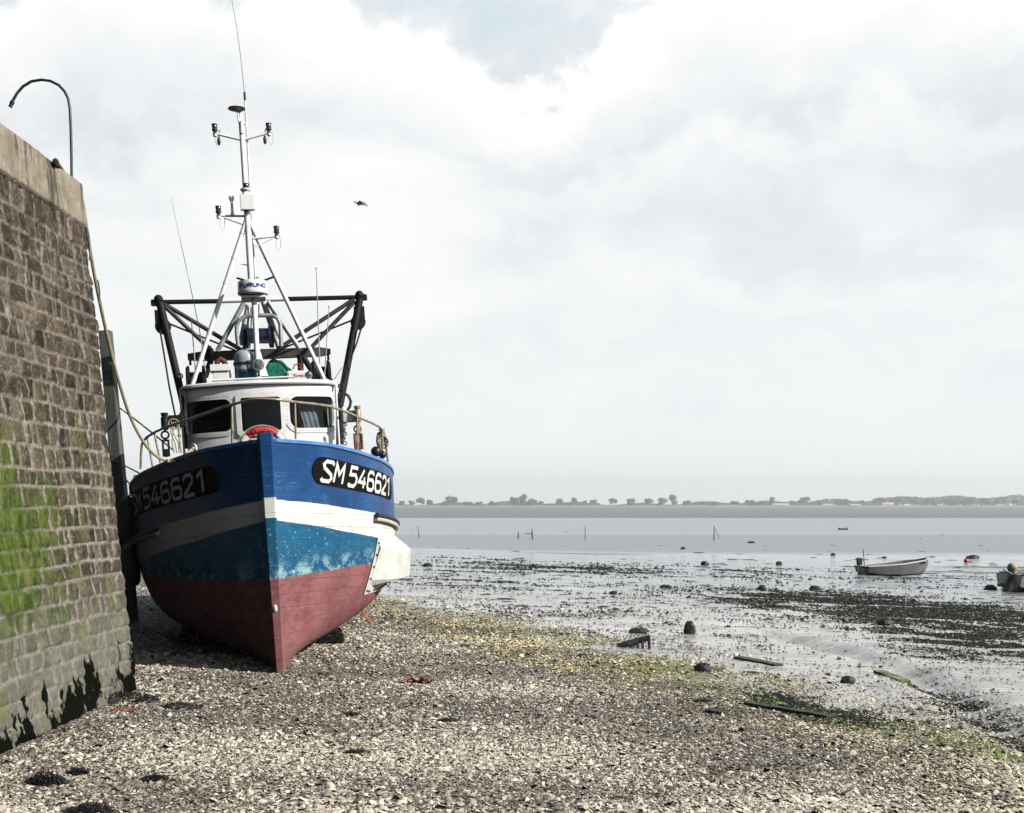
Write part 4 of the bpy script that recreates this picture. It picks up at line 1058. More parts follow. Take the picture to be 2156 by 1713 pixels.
for X, Y, s in ((118, 800, 3.85), (434, 790, 3.85), (145, 1297, 3.8), (480, 1418, 3.7)):
    mb = MB(); a = Z3(X, Y, s); q = [a, a + Vector((-.02, 0, -.12)), a + Vector((.01, 0, -.22)), a + Vector((.05, 0, -.14)), a + Vector((.05, 0, -.02))]; mb.tube(q, .006, 6); mb.build('cable', mat('white_cable', (.6, .6, .6), .5), boat, True)
# satellite dome
mb = MB(); c = Z3(240, 652, 3.85); k = .8624/2.447/F*16.75
mb.lathe(c, (0, 0, 1), [(8*k, -16*k), (30*k, -8*k), (52*k, 0), (50*k, 4*k), (30*k, 11*k), (0, 13*k)], 28); mb.build('satellite_antenna', mat('cream_plastic', (.50, .47, .38), .5, var=.15), boat, True)
bar('antenna_stalk', (242, 664, 3.85), (266, 800, 3.85), .014); bar('antenna_stalk', (266, 800, 3.85), (293, 935, 3.82), .010)
bar('radio_bracket', (262, 735, 3.85), (290, 745, 3.85), .018); bar('radio_bracket', (268, 728, 3.83), (270, 800, 3.83), .03)
# whip aerials
bar('whip_base', (351, 1690, 3.9), (289, 600, 3.9), .013); bar('whip_grip', (289, 602, 3.9), (286, 553, 3.9), .018, black_iron)
mb = MB(); mb.tube([Z3(286, 555, 3.9), Z3(262, 330, 3.9), Z3(238, 150, 3.9), Z3(210, 0, 3.9), Z3(185, -110, 3.9)], [.007, .006, .0055, .005, .004], 6); mb.build('whip_aerial', mat('grey_fibreglass', (.35, .36, .37), .5), boat, True)
gf = MATS['grey_fibreglass']
mb = MB(); mb.tube([L(360, 415, 4.4), L(378, 500, 4.4), L(398, 590, 4.4), Z1(455, 520, 4.4), Z1(512, 905, 4.4)], [.004, .005, .006, .008, .010], 6); mb.build('whip_aerial', gf, boat, True)
for a, b in (((390, 455), (423, 850)), ((1400, 22), (1430, 830)), ((1503, 332), (1468, 880))):
    mb = MB(); mb.tube([Z1(*a, 4.0), Z1(*b, 4.0)], [.006, .011], 6); mb.lathe(Z1(*a, 4.0), (0, 0, 1), [(.01, -.01), (.014, 0), (.01, .02)], 8); mb.build('whip_aerial', gf, boat, True)

# ---- gallows behind the wheelhouse
SG = 5.2
def zbar(name, a, b, r, m, s0=SG, s1=None, n=10):
    mb = MB(); mb.tube([Z1(*a, s0), Z1(*b, s1 if s1 is not None else s0)], r, n); return mb.build(name, m, boat, True)
wh_beam = zbar('gallows_beam', (610, 285), (1165, 267), .038, white_metal); 
zbar('gallows_beam', (150, 293), (610, 286), .038, black_tar); zbar('gallows_beam', (1165, 268), (1720, 254), .038, black_tar)
for (x0, y0), (x1, y1) in (((60, 302), (150, 296)), ((1720, 258), (1812, 252))):
    mb = MB(); a, b = Z1(x0, y0, SG), Z1(x1, y1, SG); mb.box((a + b)/2, ((b - a).length, .05, .11)); mb.build('beam_end', black_tar, boat, bevel=.02)
for X, Y in ((122, 270), (1750, 235)):
    mb = MB(); mb.ball(Z1(X, Y, SG), .075, 12); mb.build('swivel', black_tar, boat, True)
zbar('derrick', (135, 300), (345, 1200), .062, black_tar, SG, 4.9, 12); zbar('derrick', (1752, 270), (1585, 1160), .062, black_tar, SG, 4.9, 12)
g2 = mat('tarnished_steel', (.045, .042, .037), .5, metal=.2, var=.5, vscale=6)
for a, b in (((165, 305), (795, 682)), ((155, 310), (560, 692)), ((1705, 270), (1085, 675)), ((1715, 285), (1352, 668))): zbar('brace', a, b, .036, g2)
for a, b in (((815, 298), (600, 688)), ((1008, 290), (1265, 672))): zbar('gantry_leg', a, b, .042, grey_metal, 5.0)
for a, b in (((855, 320), (790, 640)), ((975, 290), (1098, 650))):
    zbar('gantry_leg', a, b, .055, white_dirty, 5.1)
for a, b in (((210, 468), (745, 684)), ((1690, 440), (1115, 672))): zbar('stay_wire', a, b, .016, black_tar)
for pts_ in ([(135, 520), (165, 700), (210, 980), (265, 1245)], [(1765, 500), (1730, 620), (1690, 720), (1640, 900), (1575, 1090)]):
    mb = MB(); mb.tube([Z1(*p, 5.0) for p in pts_], .014, 8); mb.build('hoist_rope', black_tar, boat, True)
# pulley blocks hanging from the ends
for X, Y, sgn in ((158, 465, 1), (1737, 432, -1)):
    c = Z1(X, Y, SG); mb = MB()
    mb.lathe(c + Vector((0, -.05, -.05)), (0, 1, 0), [(.09, 0), (.125, .01), (.125, .09), (.09, .10)], 20); mb.box(c + Vector((-.03*sgn, 0, .08)), (.17, .11, .26))
    mb.tube([c + Vector((0, 0, .12)), c + Vector((-.06*sgn, 0, .42))], .05, 8); mb.build('pulley_block', black_tar, boat, True)
# lower cross beam of timber
mb = MB(); a, b = Z1(360, 738, 5.4), Z1(1515, 694, 5.4); mb.tube([a, a.lerp(b, .08), a.lerp(b, .5), a.lerp(b, .93), b], [.07, .10, .11, .10, .06], 4, sq=True)
for X, Y in ((378, 750), (1495, 710)): q = Z1(X, Y, 5.4); mb.tube([q, q + Vector((0, 0, -.11))], .02, 6)
mb.build('timber_crossbeam', mat('old_beam', (.045, .042, .038), .8, var=.5, vscale=6, bump=.5), boat)
# hoop and winch
mb = MB(); mb.tube([Z1(X, Y, 4.9) for X, Y in ((768, 650), (757, 560), (755, 490), (772, 445), (810, 415), (850, 404), (960, 400), (1040, 400), (1085, 420), (1108, 470), (1112, 560), (1116, 650))], .034, 10); mb.build('hoop', grey_metal, boat, True)
mb = MB(); a, b = Z1(845, 566, 5.0), Z1(1028, 566, 5.0); mb.tube([a, b], .125, 18); mb.tube([a + Vector((-.01, 0, 0)), a + Vector((.03, 0, 0))], .16, 18); mb.tube([b + Vector((-.03, 0, 0)), b + Vector((.01, 0, 0))], .16, 18); mb.build('winch_drum', mat('navy_paint', (.006, .012, .04), .4), boat, True)
for a, b in (((828, 515), (828, 660)), ((1038, 490), (1040, 660))): zbar('winch_post', a, b, .04, black_tar, 5.0)
for a, b in (((850, 330), (850, 670)), ((880, 330), (862, 670)), ((935, 310), (935, 400))): zbar('winch_wire', a, b, .010, black_tar, 5.05)
zbar('shelf_bar', (550, 928), (1220, 897), .016, white_metal, 3.25)
for X, Y in ((600, 940), (900, 925), (1180, 908)): zbar('shelf_bracket', (X, Y - 22), (X, Y + 12), .02, white_metal, 3.26)
# dark frames standing behind the roof
for a, b in (((570, 700), (500, 900)), ((1290, 730), (1385, 880)), ((1268, 720), (1275, 850)), ((528, 650), (528, 720))): zbar('support_leg', a, b, .05, black_tar, 5.3)
for X, Y in ((430, 925), (1440, 880)):
    mb = MB(); c = Z1(X, Y, 4.7); mb.lathe(c + Vector((-.15, 0, 0)), (1, 0, 0), [(.20, 0), (.23, .02), (.23, .05), (.13, .06), (.13, .24), (.23, .25), (.23, .28), (.2, .3)], 20); mb.box(c + Vector((0, 0, -.18)), (.34, .26, .2)); mb.build('net_hauler', black_tar, boat, True)
# spotlights
def spot(X, Y, r, s, lbl):
    c = Z1(X, Y, s); rr_ = r*K1*16.3
    mb = MB(); mb.lathe(c + Vector((0, -.02, 0)), (0, 1, 0), [(rr_*.97, 0), (rr_, .01), (rr_, .04), (rr_*.8, .09), (rr_*.4, .13), (0, .14)], 26)
    o = mb.build('spotlight', mat('chrome', (.6, .6, .6), .25, metal=.9), boat, True); o['label'] = lbl
    mb = MB(); mb.lathe(c + Vector((0, -.022, 0)), (0, -1, 0), [(rr_*.9, 0), (rr_*.85, .008), (rr_*.5, .02), (0, .025)], 26); mb.build('lens', mat('lamp_lens', (.12, .125, .12), .1, spec=1.0, var=.7, vscale=30), o, True)
    mb = MB(); mb.tube([c + Vector((0, .06, -rr_*.7)), c + Vector((0, .06, -rr_*1.9))], .016, 8); mb.build('lamp_foot', black_iron, o, True)
spot(932, 800, 47, 3.3, 'round chrome spotlight beside the gas bottle'); spot(1338, 883, 31, 3.3, 'small spotlight at right of the roof')
# side gear: posts, brackets, chains
def chain(top, bottom, link=.045, name='chain', m=black_iron):
    mb = MB(); n = max(2, int((top - bottom).length/link)); d = (bottom - top)
    for i in range(n):
        c = top + d*(i + .5)/n; mb.torus(c, (1, 0, 0) if i % 2 else (0, 1, 0), link*.42, link*.13, 10, 5)
    return mb.build(name, m, boat, True)
chain(Z1(1632, 1265, 3.0), Z1(1632, 1455, 3.0), .06); chain(Z1(1618, 1265, 3.0), Z1(1622, 1400, 3.0), .06); chain(Z1(290, 1300, 3.0), Z1(292, 1480, 3.0), .05); chain(L(287, 1000, 2.9), L(272, 1052, 2.9), .06); chain(L(292, 1000, 2.9), L(283, 1052, 2.9), .06)
for side, X0, X1, XP in ((1, 1612, 1740, 1742), (-1, 330, 205, 180)):
    mb = MB(); a, b = Z1(X0, 1215 if side > 0 else 1240, 3.1), Z1(X1, 1222 if side > 0 else 1275, 3.1); c = (a + b)/2
    mb.box(c, (abs(b.x - a.x), .12, .17)); mb.tube([a + Vector((0, 0, .12)), c], .03, 8); mb.build('gallows_bracket', white_dirty if side > 0 else black_tar, boat, bevel=.01)
    mb = MB(); mb.tube([Z1(XP, 1190 if side > 0 else 1240, 3.0), Z1(XP + 5, 1500 if side > 0 else 1330, 3.0)], .028, 10); mb.lathe(Z1(XP - 5, 1215 if side > 0 else 1275, 3.0), (0, 0, 1), [(.05, -.08), (.055, -.06), (.055, .08), (.04, .10), (.05, .12), (.05, .15)], 10); mb.build('side_post', black_tar if side < 0 else tan_steel, boat, True)
zbar('standing_post', (1592, 1150), (1592, 1445), .06, black_tar, 3.7); zbar('standing_post', (350, 1100), (352, 1480), .05, black_tar, 3.7)
def snatch(X0, X1, Y0, Y1, m, s):
    mb = MB(); a, b = Z1(X0, Y0, s), Z1(X1, Y1, s); wx = abs(b.x - a.x); hz = abs(a.z - b.z); c = (a + b)/2; t = wx*.24
    mb.box((a.x + t/2, c.y, c.z), (t, .08, hz*.96)); mb.box((b.x - t/2, c.y, c.z), (t, .08, hz*.96)); mb.box((c.x, c.y, b.z + hz*.22), (wx*.52, .08, hz*.44)); mb.box((c.x, c.y, a.z - hz*.06), (wx*.52, .08, hz*.12))
    mb.torus((c.x, c.y, a.z + .06), (0, 1, 0), .05, .016, 14, 6); mb.torus((c.x, c.y, a.z + .15), (1, 0, 0), .045, .014, 14, 6)
    return mb.build('snatch_block', m, boat, bevel=.012)
snatch(148, 218, 1405, 1545, black_tar, 2.6); snatch(1700, 1782, 1355, 1485, rust, 3.0)
mb = MB(); mb.tube([Z1(X, Y, 3.4) for X, Y in ((1630, 1030), (1662, 1055), (1680, 1095), (1672, 1140), (1648, 1175), (1618, 1200))], .022, 8); mb.build('hose', black_rubber, boat, True)
mb = MB()
for k in range(5):
    x0 = 225 + 14*k; mb.tube([Z1(x0 + rng.uniform(-6, 6), 1262, 2.7), Z1(x0 + rng.uniform(-20, 25), 1340, 2.7), Z1(x0 + 12 + rng.uniform(-22, 22), 1430, 2.7), Z1(x0 + 30 + rng.uniform(-10, 10), 1515, 2.7)], .009, 6)
mb.torus(Z1(245, 1280, 2.7), (0, 1, 0), .07, .010, 20, 6); mb.build('rope_tails', mat('old_rope', (.34, .29, .19), .85, bump=.5), boat, True)
mb = MB()
for k in range(4): mb.torus(Z1(1930 + 5*k - 8, 1375 + 18*k, 2.3), (.3*k - .4, 1, .1), .055 + .01*k, .011, 18, 6)
mb.torus(Z1(1930, 1325, 2.3), (0, 0, 1), .035, .014, 14, 6)
for k in range(3): mb.tube([Z1(1922 + 9*k, 1330, 2.3), Z1(1915 + 14*k, 1430, 2.3), Z1(1925 + 8*k, 1530, 2.3)], .009, 6)
mb.build('rope_coil', mat('old_rope'), boat, True)
for side, X in ((1, 405), ):
    mb = MB(); c = L(408, 945, 1.15); mb.torus(c, (.6, .5, 0), .05, .014, 18, 8); mb.build('fairlead', white_metal, boat, True)
for a, b, r in (((1610, 820), (1545, 920), .005), ((1625, 850), (1600, 960), .005), ((1590, 1020), (1560, 1110), .02), ((1660, 870), (1590, 1000), .006)): zbar('rigging_wire', a, b, r, black_iron, 4.2)
for X, Y, s in ((296, 893, 4.95), (1648, 835, 4.95), (1600, 975, 4.5)):
    mb = MB(); mb.torus(Z1(X, Y, s), (0, 1, 0), .04, .012, 14, 6); mb.build('eye_ring', black_iron, boat, True)

# ---- things resting on or hanging from the boat (their own objects)
def onboat(name, p, label, cat, group=None): return empty(name, BM @ Matrix.Translation(p), label, cat, group)
# gas bottle
c = Z1(832, 900, 3.65); c.z = RZ - .005; r = 87*K1*16.5
gb = onboat('gas_bottle', c, 'grey and blue gas bottle tied upright on the wheelhouse roof', 'gas bottle')
H_ = .50
mb = MB(); mb.lathe((0, 0, 0), (0, 0, 1), [(r*.93, 0), (r, .02), (r, H_*.46)], 32); mb.build('lower_shell', mat('teal_enamel', (.03, .13, .21), .4, var=.35, vscale=6), gb, True)
mb = MB(); mb.lathe((0, 0, 0), (0, 0, 1), [(r*1.003, H_*.46), (r*1.003, H_*.78), (r*.95, H_*.90), (r*.78, H_*1.0), (r*.45, H_*1.06), (0.03, H_*1.08)], 32); mb.build('upper_shell', mat('silver_enamel', (.32, .34, .36), .4, var=.25, vscale=7), gb, True)
mb = MB(); mb.lathe((0, 0, 0), (0, 0, 1), [(.028, H_*1.07), (.03, H_*1.17), (.02, H_*1.19)], 12); mb.box((.03, 0, H_*1.14), (.08, .03, .03)); mb.build('valve', black_iron, gb, True)
mb = MB(); mb.torus((0, 0, H_*.63), (0, 0, 1), r + .008, .010, 36, 6); mb.torus((0, 0, H_*.66), (.06, 0, 1), r + .009, .009, 36, 6); mb.ball((r*.3, -r - .01, H_*.66), (.05, .02, .025), 10, .2); mb.tube([(r*.3, -r - .015, H_*.62), (r*.36, -r - .012, H_*.5), (r*.3, -r - .012, H_*.35)], .01, 6); mb.build('lashing', mat('navy_rope', (.012, .018, .08), .8), gb, True)
# white box with lid
a, b = Z1(567, 905, 3.55), Z1(690, 850, 3.55); wx = b.x - a.x; hz = b.z - a.z
c = Vector(((a.x + b.x)/2, 3.65, RZ)); bx_ = onboat('vent_box', c, 'white box with overhanging lid standing left on the wheelhouse roof', 'vent box')
mb = MB(); mb.box((0, 0, (b.z - RZ)/2), (wx, .25, b.z - RZ)); mb.build('body', white_paint, bx_, bevel=.006)
mb = MB(); t_ = Z1(600, 800, 3.55).z; mb.box((-.01, 0, (b.z + t_)/2 - RZ), (wx*1.27, .31, t_ - b.z)); mb.build('lid', white_paint, bx_, bevel=.006)
# life raft case
a, b = Z1(1160, 893, 3.6), Z1(1332, 842, 3.6); c = Vector(((a.x + b.x)/2, 3.75, RZ)); wx = b.x - a.x; hz = b.z - RZ
lr = onboat('life_raft_case', c, 'low white plastic case with red writing lying on the roof beside the green net', 'life raft')
mb = MB(); mb.box((0, 0, hz/2), (wx, .3, hz)); mb.build('case', white_paint, lr, bevel=.035)
lm = letters('Bombard', lambda u, v, off: Vector((-wx*.20 + u, -.153 - off, hz*.50 + v)), .030, .010, .038, .008, .2); l = lm.build('lettering', mat('red_letter', (.6, .03, .05), .5), lr); l['label'] = 'Bombard'
# green net heap
c = Z1(1100, 893, 4.0); c.z = RZ
net = onboat('fishing_net', c, 'heap of green mesh fishing net piled on the wheelhouse roof', 'fishing net')
netm = mat('green_net', (.0, .17, .105), .7)
NWD = 120*K1*16.7*1.05; NH = .42
def ns(u, v):
    a = pi*u; x_ = -cos(a)*NWD; prof_ = (.55 + .45*sin(a*1.0 + .3))*min(1, sin(a)**.35 if sin(a) > 0 else 0) * (1.0 if u < .6 else 1 - .75*(u - .6))
    th = pi*v; rr_ = .16 + .05*sin(7*u)
    return Vector((x_ + .02*sin(13*v + 9*u), -cos(th)*.20, max(.0, sin(th))*NH*prof_ + .012*sin(31*u + 17*v)))
mb = MB(); nu, nvv = 64, 44
for i in range(nu):
    for j in range(nvv):
        if random.random() < .05: continue
        for du, dv in ((1, 1), (1, -1)):
            if (i + j) % 2: continue
            a = ns(i/nu, j/nvv); b = ns(min(1, (i + du)/nu), min(1, max(0, (j + dv)/nvv)))
            mb.tube([a, b], .0085, 4, caps=False)
mb.build('mesh', netm, net)
mb = MB(); vs = [Vector((ns(i/24, j/16).x*.93, ns(i/24, j/16).y*.8, ns(i/24, j/16).z*.86 + .02*sin(i*2.3 + j*1.7))) for i in range(25) for j in range(17)]; mb.add(vs, [(i*17 + j, (i+1)*17 + j, (i+1)*17 + j+1, i*17 + j+1) for i in range(24) for j in range(16)]); mb.build('folded_core', mat('dark_green_net', (.0, .022, .014), .9, var=.6, vscale=22, bump=1, bscale=40), net, True)
mb = MB(); mb.tube([Z1(1212, 835, 3.95) - c, Z1(1225, 800, 3.95) - c, Z1(1250, 795, 3.95) - c, Z1(1285, 800, 3.95) - c, Z1(1262, 820, 3.95) - c, Z1(1290, 840, 3.95) - c], .012, 6); mb.build('red_cord', mat('red_plastic'), net, True)
# rusty hose drum behind the white box
c = Z1(625, 905, 4.2); c.z = RZ
hd = onboat('rusty_hose', c, 'rust-brown hose arching up behind the white box on the roof', 'hose')
mb = MB(); mb.tube([Z1(X, Y, 4.2) - c for X, Y in ((600, 905), (592, 830), (600, 775), (625, 755), (655, 775), (680, 830), (692, 905))], .045, 12); mb.build('tube', mat('rusty_hose_skin', (.14, .045, .03), .75, var=.5, vscale=20, bump=.7), hd, True)
# lifebuoy on the front of the wheelhouse
Rl = 175*K1*15.5; c = Z1(970, 1500, 2.78)
lb = onboat('lifebuoy', c - Vector((0, 0, Rl)), 'red and white lifebuoy below the middle wheelhouse window', 'lifebuoy')
o = Vector((0, 0, Rl)); mb = MB(); mb.torus(o, (0, 1, 0), Rl, .052, 48, 12); mb.build('ring', mat('red_buoy_skin', (.50, .035, .03), .5, var=.2, vscale=8), lb, True)
for a in (R(38), R(142), R(218), R(322)):
    mb = MB(); mb.torus(o, (0, -1, 0), Rl, .0545, 6, 12, a - .16, a + .16, ref=(1, 0, 0)); mb.build('band', mat('reflective_white', (.7, .7, .68), .35), lb, True)
def lbf(u, v, off):
    a = R(128) - u/Rl; rr_ = Rl - .03 + v; return o + Vector((cos(a)*rr_, -.0535 + .25*(v - .03)**2*20 - off - .003, sin(a)*rr_))
lm = letters('NO', lbf, .045, .018, .055, .010, .0); lm.build('lettering', mat('black_panel'), lb)['label'] = 'NO'
mb = MB(); mb.torus(o, (0, 1, 0), Rl + .065, .006, 48, 5); mb.build('grab_line', mat('white_cable'), lb, True)
# float on the stem
c = Z1(0, 0, 0); c = L(579.5, 1281, -.14)
fb = onboat('float', c, 'small white egg-shaped float hanging on the stem', 'float')
mb = MB(); mb.ball((0, 0, 0), (.030, .030, .052), 16); mb.build('bulb', mat('float_white', (.62, .62, .55), .5, var=.1), fb, True)
mb = MB(); mb.tube([(0, 0, .045), (0, .02, .10)], .008, 6); mb.build('lanyard', black_iron, fb)
# dark blue ball fender on the right rail
c = Z1(1885, 1520, 2.1); c2 = c
bf = onboat('ball_fender', c, 'dark navy round fender lying on the right bulwark', 'fender')
mb = MB(); mb.ball((0, 0, .03), .075, 18); mb.ball((.09, .02, -.02), .055, 14); mb.build('ball', mat('navy_vinyl', (.006, .009, .03), .35), bf, True)
# tyres hung down the quay side
for k, (px, py, s) in enumerate(((272, 1090, 3.0), (277, 1190, 3.2))):
    c = L(px, py, s); t_ = onboat('tyre_fender', c, ('black tyre fender hanging by chains high on the quay side of the blue boat', 'lower black tyre fender wedged between the blue boat and the pile')[k], 'tyre fender', 'tyres between boat and quay')
    mb = MB(); mb.torus((0, 0, 0), (1, 0, .08), .22, .09, 32, 12); mb.build('tyre', black_rubber, t_, True)
    mb = MB(); mb.tube([(.02, 0, .27), (.05, 0, .45)], .012, 6); mb.build('hanging_line', black_iron, t_, True)
# mooring ropes
ropem = mat('mooring_rope', (.36, .30, .19), .85, var=.2, vscale=30, bump=.8, bscale=90)
def rope(name, pts, r, label, m=ropem, cat='rope'):
    o = pts[0]; 
    # smooth
    q = []
    for i in range(len(pts)-1):
        p0, p1, p2, p3 = pts[max(0, i-1)], pts[i], pts[i+1], pts[min(len(pts)-1, i+2)]
        for k in range(6):
            t = k/6; q.append(.5*((2*p1) + (p2 - p0)*t + (2*p0 - 5*p1 + 4*p2 - p3)*t*t + (3*p1 - p0 - 3*p2 + p3)*t**3))
    q.append(pts[-1]); mb = MB(); mb.tube([p - o for p in q], r, 8)
    return tag(mb.build(name, m, None, True, frame_at(o)), label, cat)
rp = [(170, 418, 11.35), (175, 432, 11.45), (184, 490, 11.6), (198, 575, 11.8), (213, 650, 12.05), (231, 730, 12.35), (250, 803, 12.6), (272, 872, 12.9), (294, 918, 13.1), (316, 949, 13.3), (338, 966, 13.4), (360, 972, 13.5), (383, 966, 13.6), (398, 952, 13.7), (408, 944, 13.9)]
rope('mooring_rope', [P(*p) for p in rp], .019, 'thick tan mooring rope sagging from the quay top to the bow of the blue boat')
rope('stern_line', [P(243, 853, 18.6), P(290, 888, 17.5), P(345, 932, 16.0), P(365, 948, 15.7)], .013, 'thin frayed tan line running from the pile to the left rail of the boat')
blue_line = mat('blue_line', (.03, .12, .15), .7)
rope('spring_line', [P(256, 978, 19.0), P(272, 986, 18.2), P(292, 996, 17.2)], .012, 'upper blue-green line between the pile and the boat side', blue_line)
rope('spring_line', [P(256, 1000, 19.0), P(270, 1016, 18.2), P(286, 1040, 17.4)], .012, 'lower blue-green line between the pile and the boat side', blue_line)
# blue-green hose bits on the end face of the quay
for a, b, lb_ in (([(184, 482), (187.5, 500), (189, 530), (188, 548)], 0, 'upper blue-green ladder loop on the end of the quay'), ([(205.5, 590), (209, 605), (210, 622), (208, 640)], 0, 'lower blue-green ladder loop on the end of the quay')):
    rope('ladder_loop', [P(x_, y_, 11.47) for x_, y_ in a], .008, lb_, mat('teal_iron', (.02, .16, .18), .5), 'ladder loop')

# ------------------------------------------------------------------ on the flat
def lump(name, px, py, wpx, hpx, label, cat, m, seed, tall=1.0, dep=1.0, n=16):
    c = PG(px, py); k = c.y/F; mb = MB(); w2 = wpx*k/2; h = hpx*k
    mb.ball((0, 0, h*.25), (w2, w2*.8*dep, h*.75), n, .16, seed); r2 = random.Random(seed)
    for q in range(4): mb.ball((r2.uniform(-.6, .6)*w2, r2.uniform(-.3, .3)*w2, h*r2.uniform(.05, .3)), (w2*.5, w2*.5, h*r2.uniform(.3, .6)), 10, .22, seed + q + 1)
    return tag(mb.build(name, m, None, True, frame_at(c)), label, cat)
wrock = mat('wet_rock', (.012, .013, .013), .6, var=.4, vscale=9, bump=1, bscale=25)
for i, (px, py, w_, h_, lbl) in enumerate([
    (901, 1194, 20, 8, 'small black rock just right of the white box on the boat hull'),
    (1438, 1157, 10, 5, 'tiny dark rock far out on the mud left of the lone stake'),
    (1484, 1191, 18, 9, 'black rock at the near edge of the bright wet mud, mid picture'),
    (1582, 1144, 15, 4, 'low dark rock far out just right of the lone stake'),
    (1716, 1243, 24, 9, 'rounded black rock on the wet mud below and left of the grey dinghy'),
    (1754, 1170, 11, 5, 'small black rock above and left of the grey dinghy'),
    (1862, 1176, 10, 4, 'small low rock just behind the grey dinghy'),
    (1291, 1252, 16, 8, 'peaked black rock on the wet mud left of centre'),
    (1403, 1240, 24, 7, 'flat black rock in the middle of the wet mud'),
    (1640, 1190, 14, 8, 'black rock left of the grey dinghy engine'),
    (1865, 1318, 34, 14, 'dark weed covered stone beside the black weed field'),
    (1785, 1440, 30, 16, 'wet brown stone lying on the pale mud at lower right'),
    (1480, 1413, 36, 18, 'black weedy stone at the edge of the green weed'),
    (2085, 1243, 26, 11, 'knobbly black rock near the white motor boat'),
    (1225, 1383, 22, 6, 'flat dark weedy stone on the shingle edge'),
    (1605, 1243, 18, 10, 'ragged black stone below the weed line, centre right'),
    ]): lump('rock', px, py, w_, h_, lbl, 'rock', wrock, 100 + i*9)
lump('crate', 2048, 1177, 26, 8, 'long black boxy rock near the red buoy', 'rock', wrock, 77).name = 'rock'
lump('boulder', 1452, 1336, 24, 26, 'upright black boulder standing on the mud, mid right', 'boulder', wrock, 55, n=18)
# old timber wreckage
c = PG(1330, 1362); k = c.y/F
wk = empty('driftwood_frame', frame_at(c), 'black broken timber frame with stub legs lying on the mud', 'driftwood')
dk = mat('sodden_wood', (.008, .008, .007), .7, var=.5, vscale=12, bump=.8, bscale=30)
mb = MB(); mb.tube([(-30*k, 0, .02), (-8*k, 0, .05), (14*k, .02, .10), (38*k, .0, .15)], [.04, .06, .05, .045], 7); mb.build('beam', dk, wk)
for X, h_ in ((0, .07), (12, .10), (22, .13), (36, .17)):
    mb = MB(); mb.tube([(X*k, 0, h_ + .02), ((X+1)*k, -.03, -.02)], .025, 6); mb.build('leg', dk, wk)
lump('weed_clump', 1345, 1332, 40, 10, 'dark weed clump behind the broken timber frame', 'seaweed', wrock, 31)
def plank(px0, py0, px1, py1, w_, t_, label, m):
    a, b = PG(px0, py0), PG(px1, py1); c = (a + b)/2; d = b - a; yaw = math.atan2(d.y, d.x); mb = MB(); n = 10; vs = []
    Lh = Vector((d.x, d.y, 0)).length
    rr_ = random.Random(int(px0))
    for i in range(n+1):
        x_ = -Lh/2 + Lh*i/n; j = rr_.uniform(.85, 1.1)
        for yy_, zz_ in ((-w_/2*j, -.02), (w_/2*j, -.02), (w_/2*j, t_), (-w_/2*j, t_)): vs.append((x_, yy_, zz_ + rr_.uniform(-.004, .004)))
    mb.add(vs, [(i*4 + k, i*4 + (k+1) % 4, (i+1)*4 + (k+1) % 4, (i+1)*4 + k) for i in range(n) for k in range(4)] + [(3, 2, 1, 0), tuple(n*4 + k for k in range(4))])
    o = mb.build('plank', m, None, False, Matrix.Translation(c + Vector((0, 0, .01))) @ Matrix.Rotation(yaw, 4, 'Z') @ Matrix.Rotation(-math.atan2(d.z, Lh), 4, 'Y'))
    return tag(o, label, 'plank')
gw = mat('weedy_plank', (.045, .075, .02), .8, var=.7, vscale=10, bump=.6); gd = mat('dark_plank', (.03, .034, .025), .7, var=.5, vscale=8, bump=.6); pk = mat('pale_weedy_plank', (.15, .16, .07), .8, var=.7, vscale=8, bump=.6)
plank(1552, 1388, 1640, 1406, .15, .02, 'bright green weed covered plank lying on the mud', gw)
plank(1850, 1421, 1908, 1438, .15, .03, 'short pale olive plank alone on the wet mud', pk)
plank(1570, 1486, 1745, 1514, .10, .025, 'long dark board half buried at the edge of the shingle', gd)
plank(1490, 1500, 1530, 1505, .14, .03, 'short grey board lying left of the long dark board', gd)
# weed heaps at hand
def heap(px, py, wpx, hpx, label, n=420, col=(.012, .014, .013), cat='seaweed', sz=.02):
    c = PG(px, py); k = c.y/F; mb = MB(); rr_ = random.Random(int(px*7 + py))
    for i in range(n):
        a = rr_.random()*2*pi; q = math.sqrt(rr_.random()); q2 = 1 - q*q
        x_ = cos(a)*q*wpx*k/2; y_ = sin(a)*q*wpx*k/2*.7; z_ = q2*hpx*k*rr_.random() + g(c.x + x_, c.y + y_) - c.z
        d = Vector((rr_.uniform(-1, 1), rr_.uniform(-1, 1), rr_.uniform(-.3, .5)))*sz*1.6; mid_ = Vector((rr_.uniform(-1, 1), rr_.uniform(-1, 1), 1))*sz*.5
        p = Vector((x_, y_, z_ + .006)); s_ = d.cross(Vector((0, 0, 1))).normalized()*sz*.35
        mb.add([p - d - s_*.5, p - d + s_*.5, p + mid_ + s_, p + mid_ - s_, p + d], [(0, 1, 2, 3), (3, 2, 4)])
    return tag(mb.build('weed_heap', mat('wrack_%d' % int(col[0]*1000), col, .4, var=.5, vscale=20), None, False, frame_at(c)), label, cat)
heap(98, 1648, 84, 24, 'large tuft of black wrack on the shingle at bottom left')
heap(165, 1626, 44, 10, 'small tuft of black wrack right of and behind the larger bottom left one', 220)
heap(325, 1640, 52, 9, 'flat tuft of black wrack on pale shells at the bottom', 260)
heap(190, 1708, 100, 16, 'black wrack cut by the bottom edge of the picture', 300)
heap(268, 1478, 130, 16, 'black wrack gathered at the foot of the quay corner', 520)
heap(385, 1492, 90, 6, 'thin trail of dark wrack leading off from the quay corner', 200)
heap(945, 1520, 44, 6, 'thin dark wrack scrap on the shingle below the red rag', 120)
heap(752, 1583, 50, 6, 'dark wrack scrap on the shingle at lower left of centre', 130)
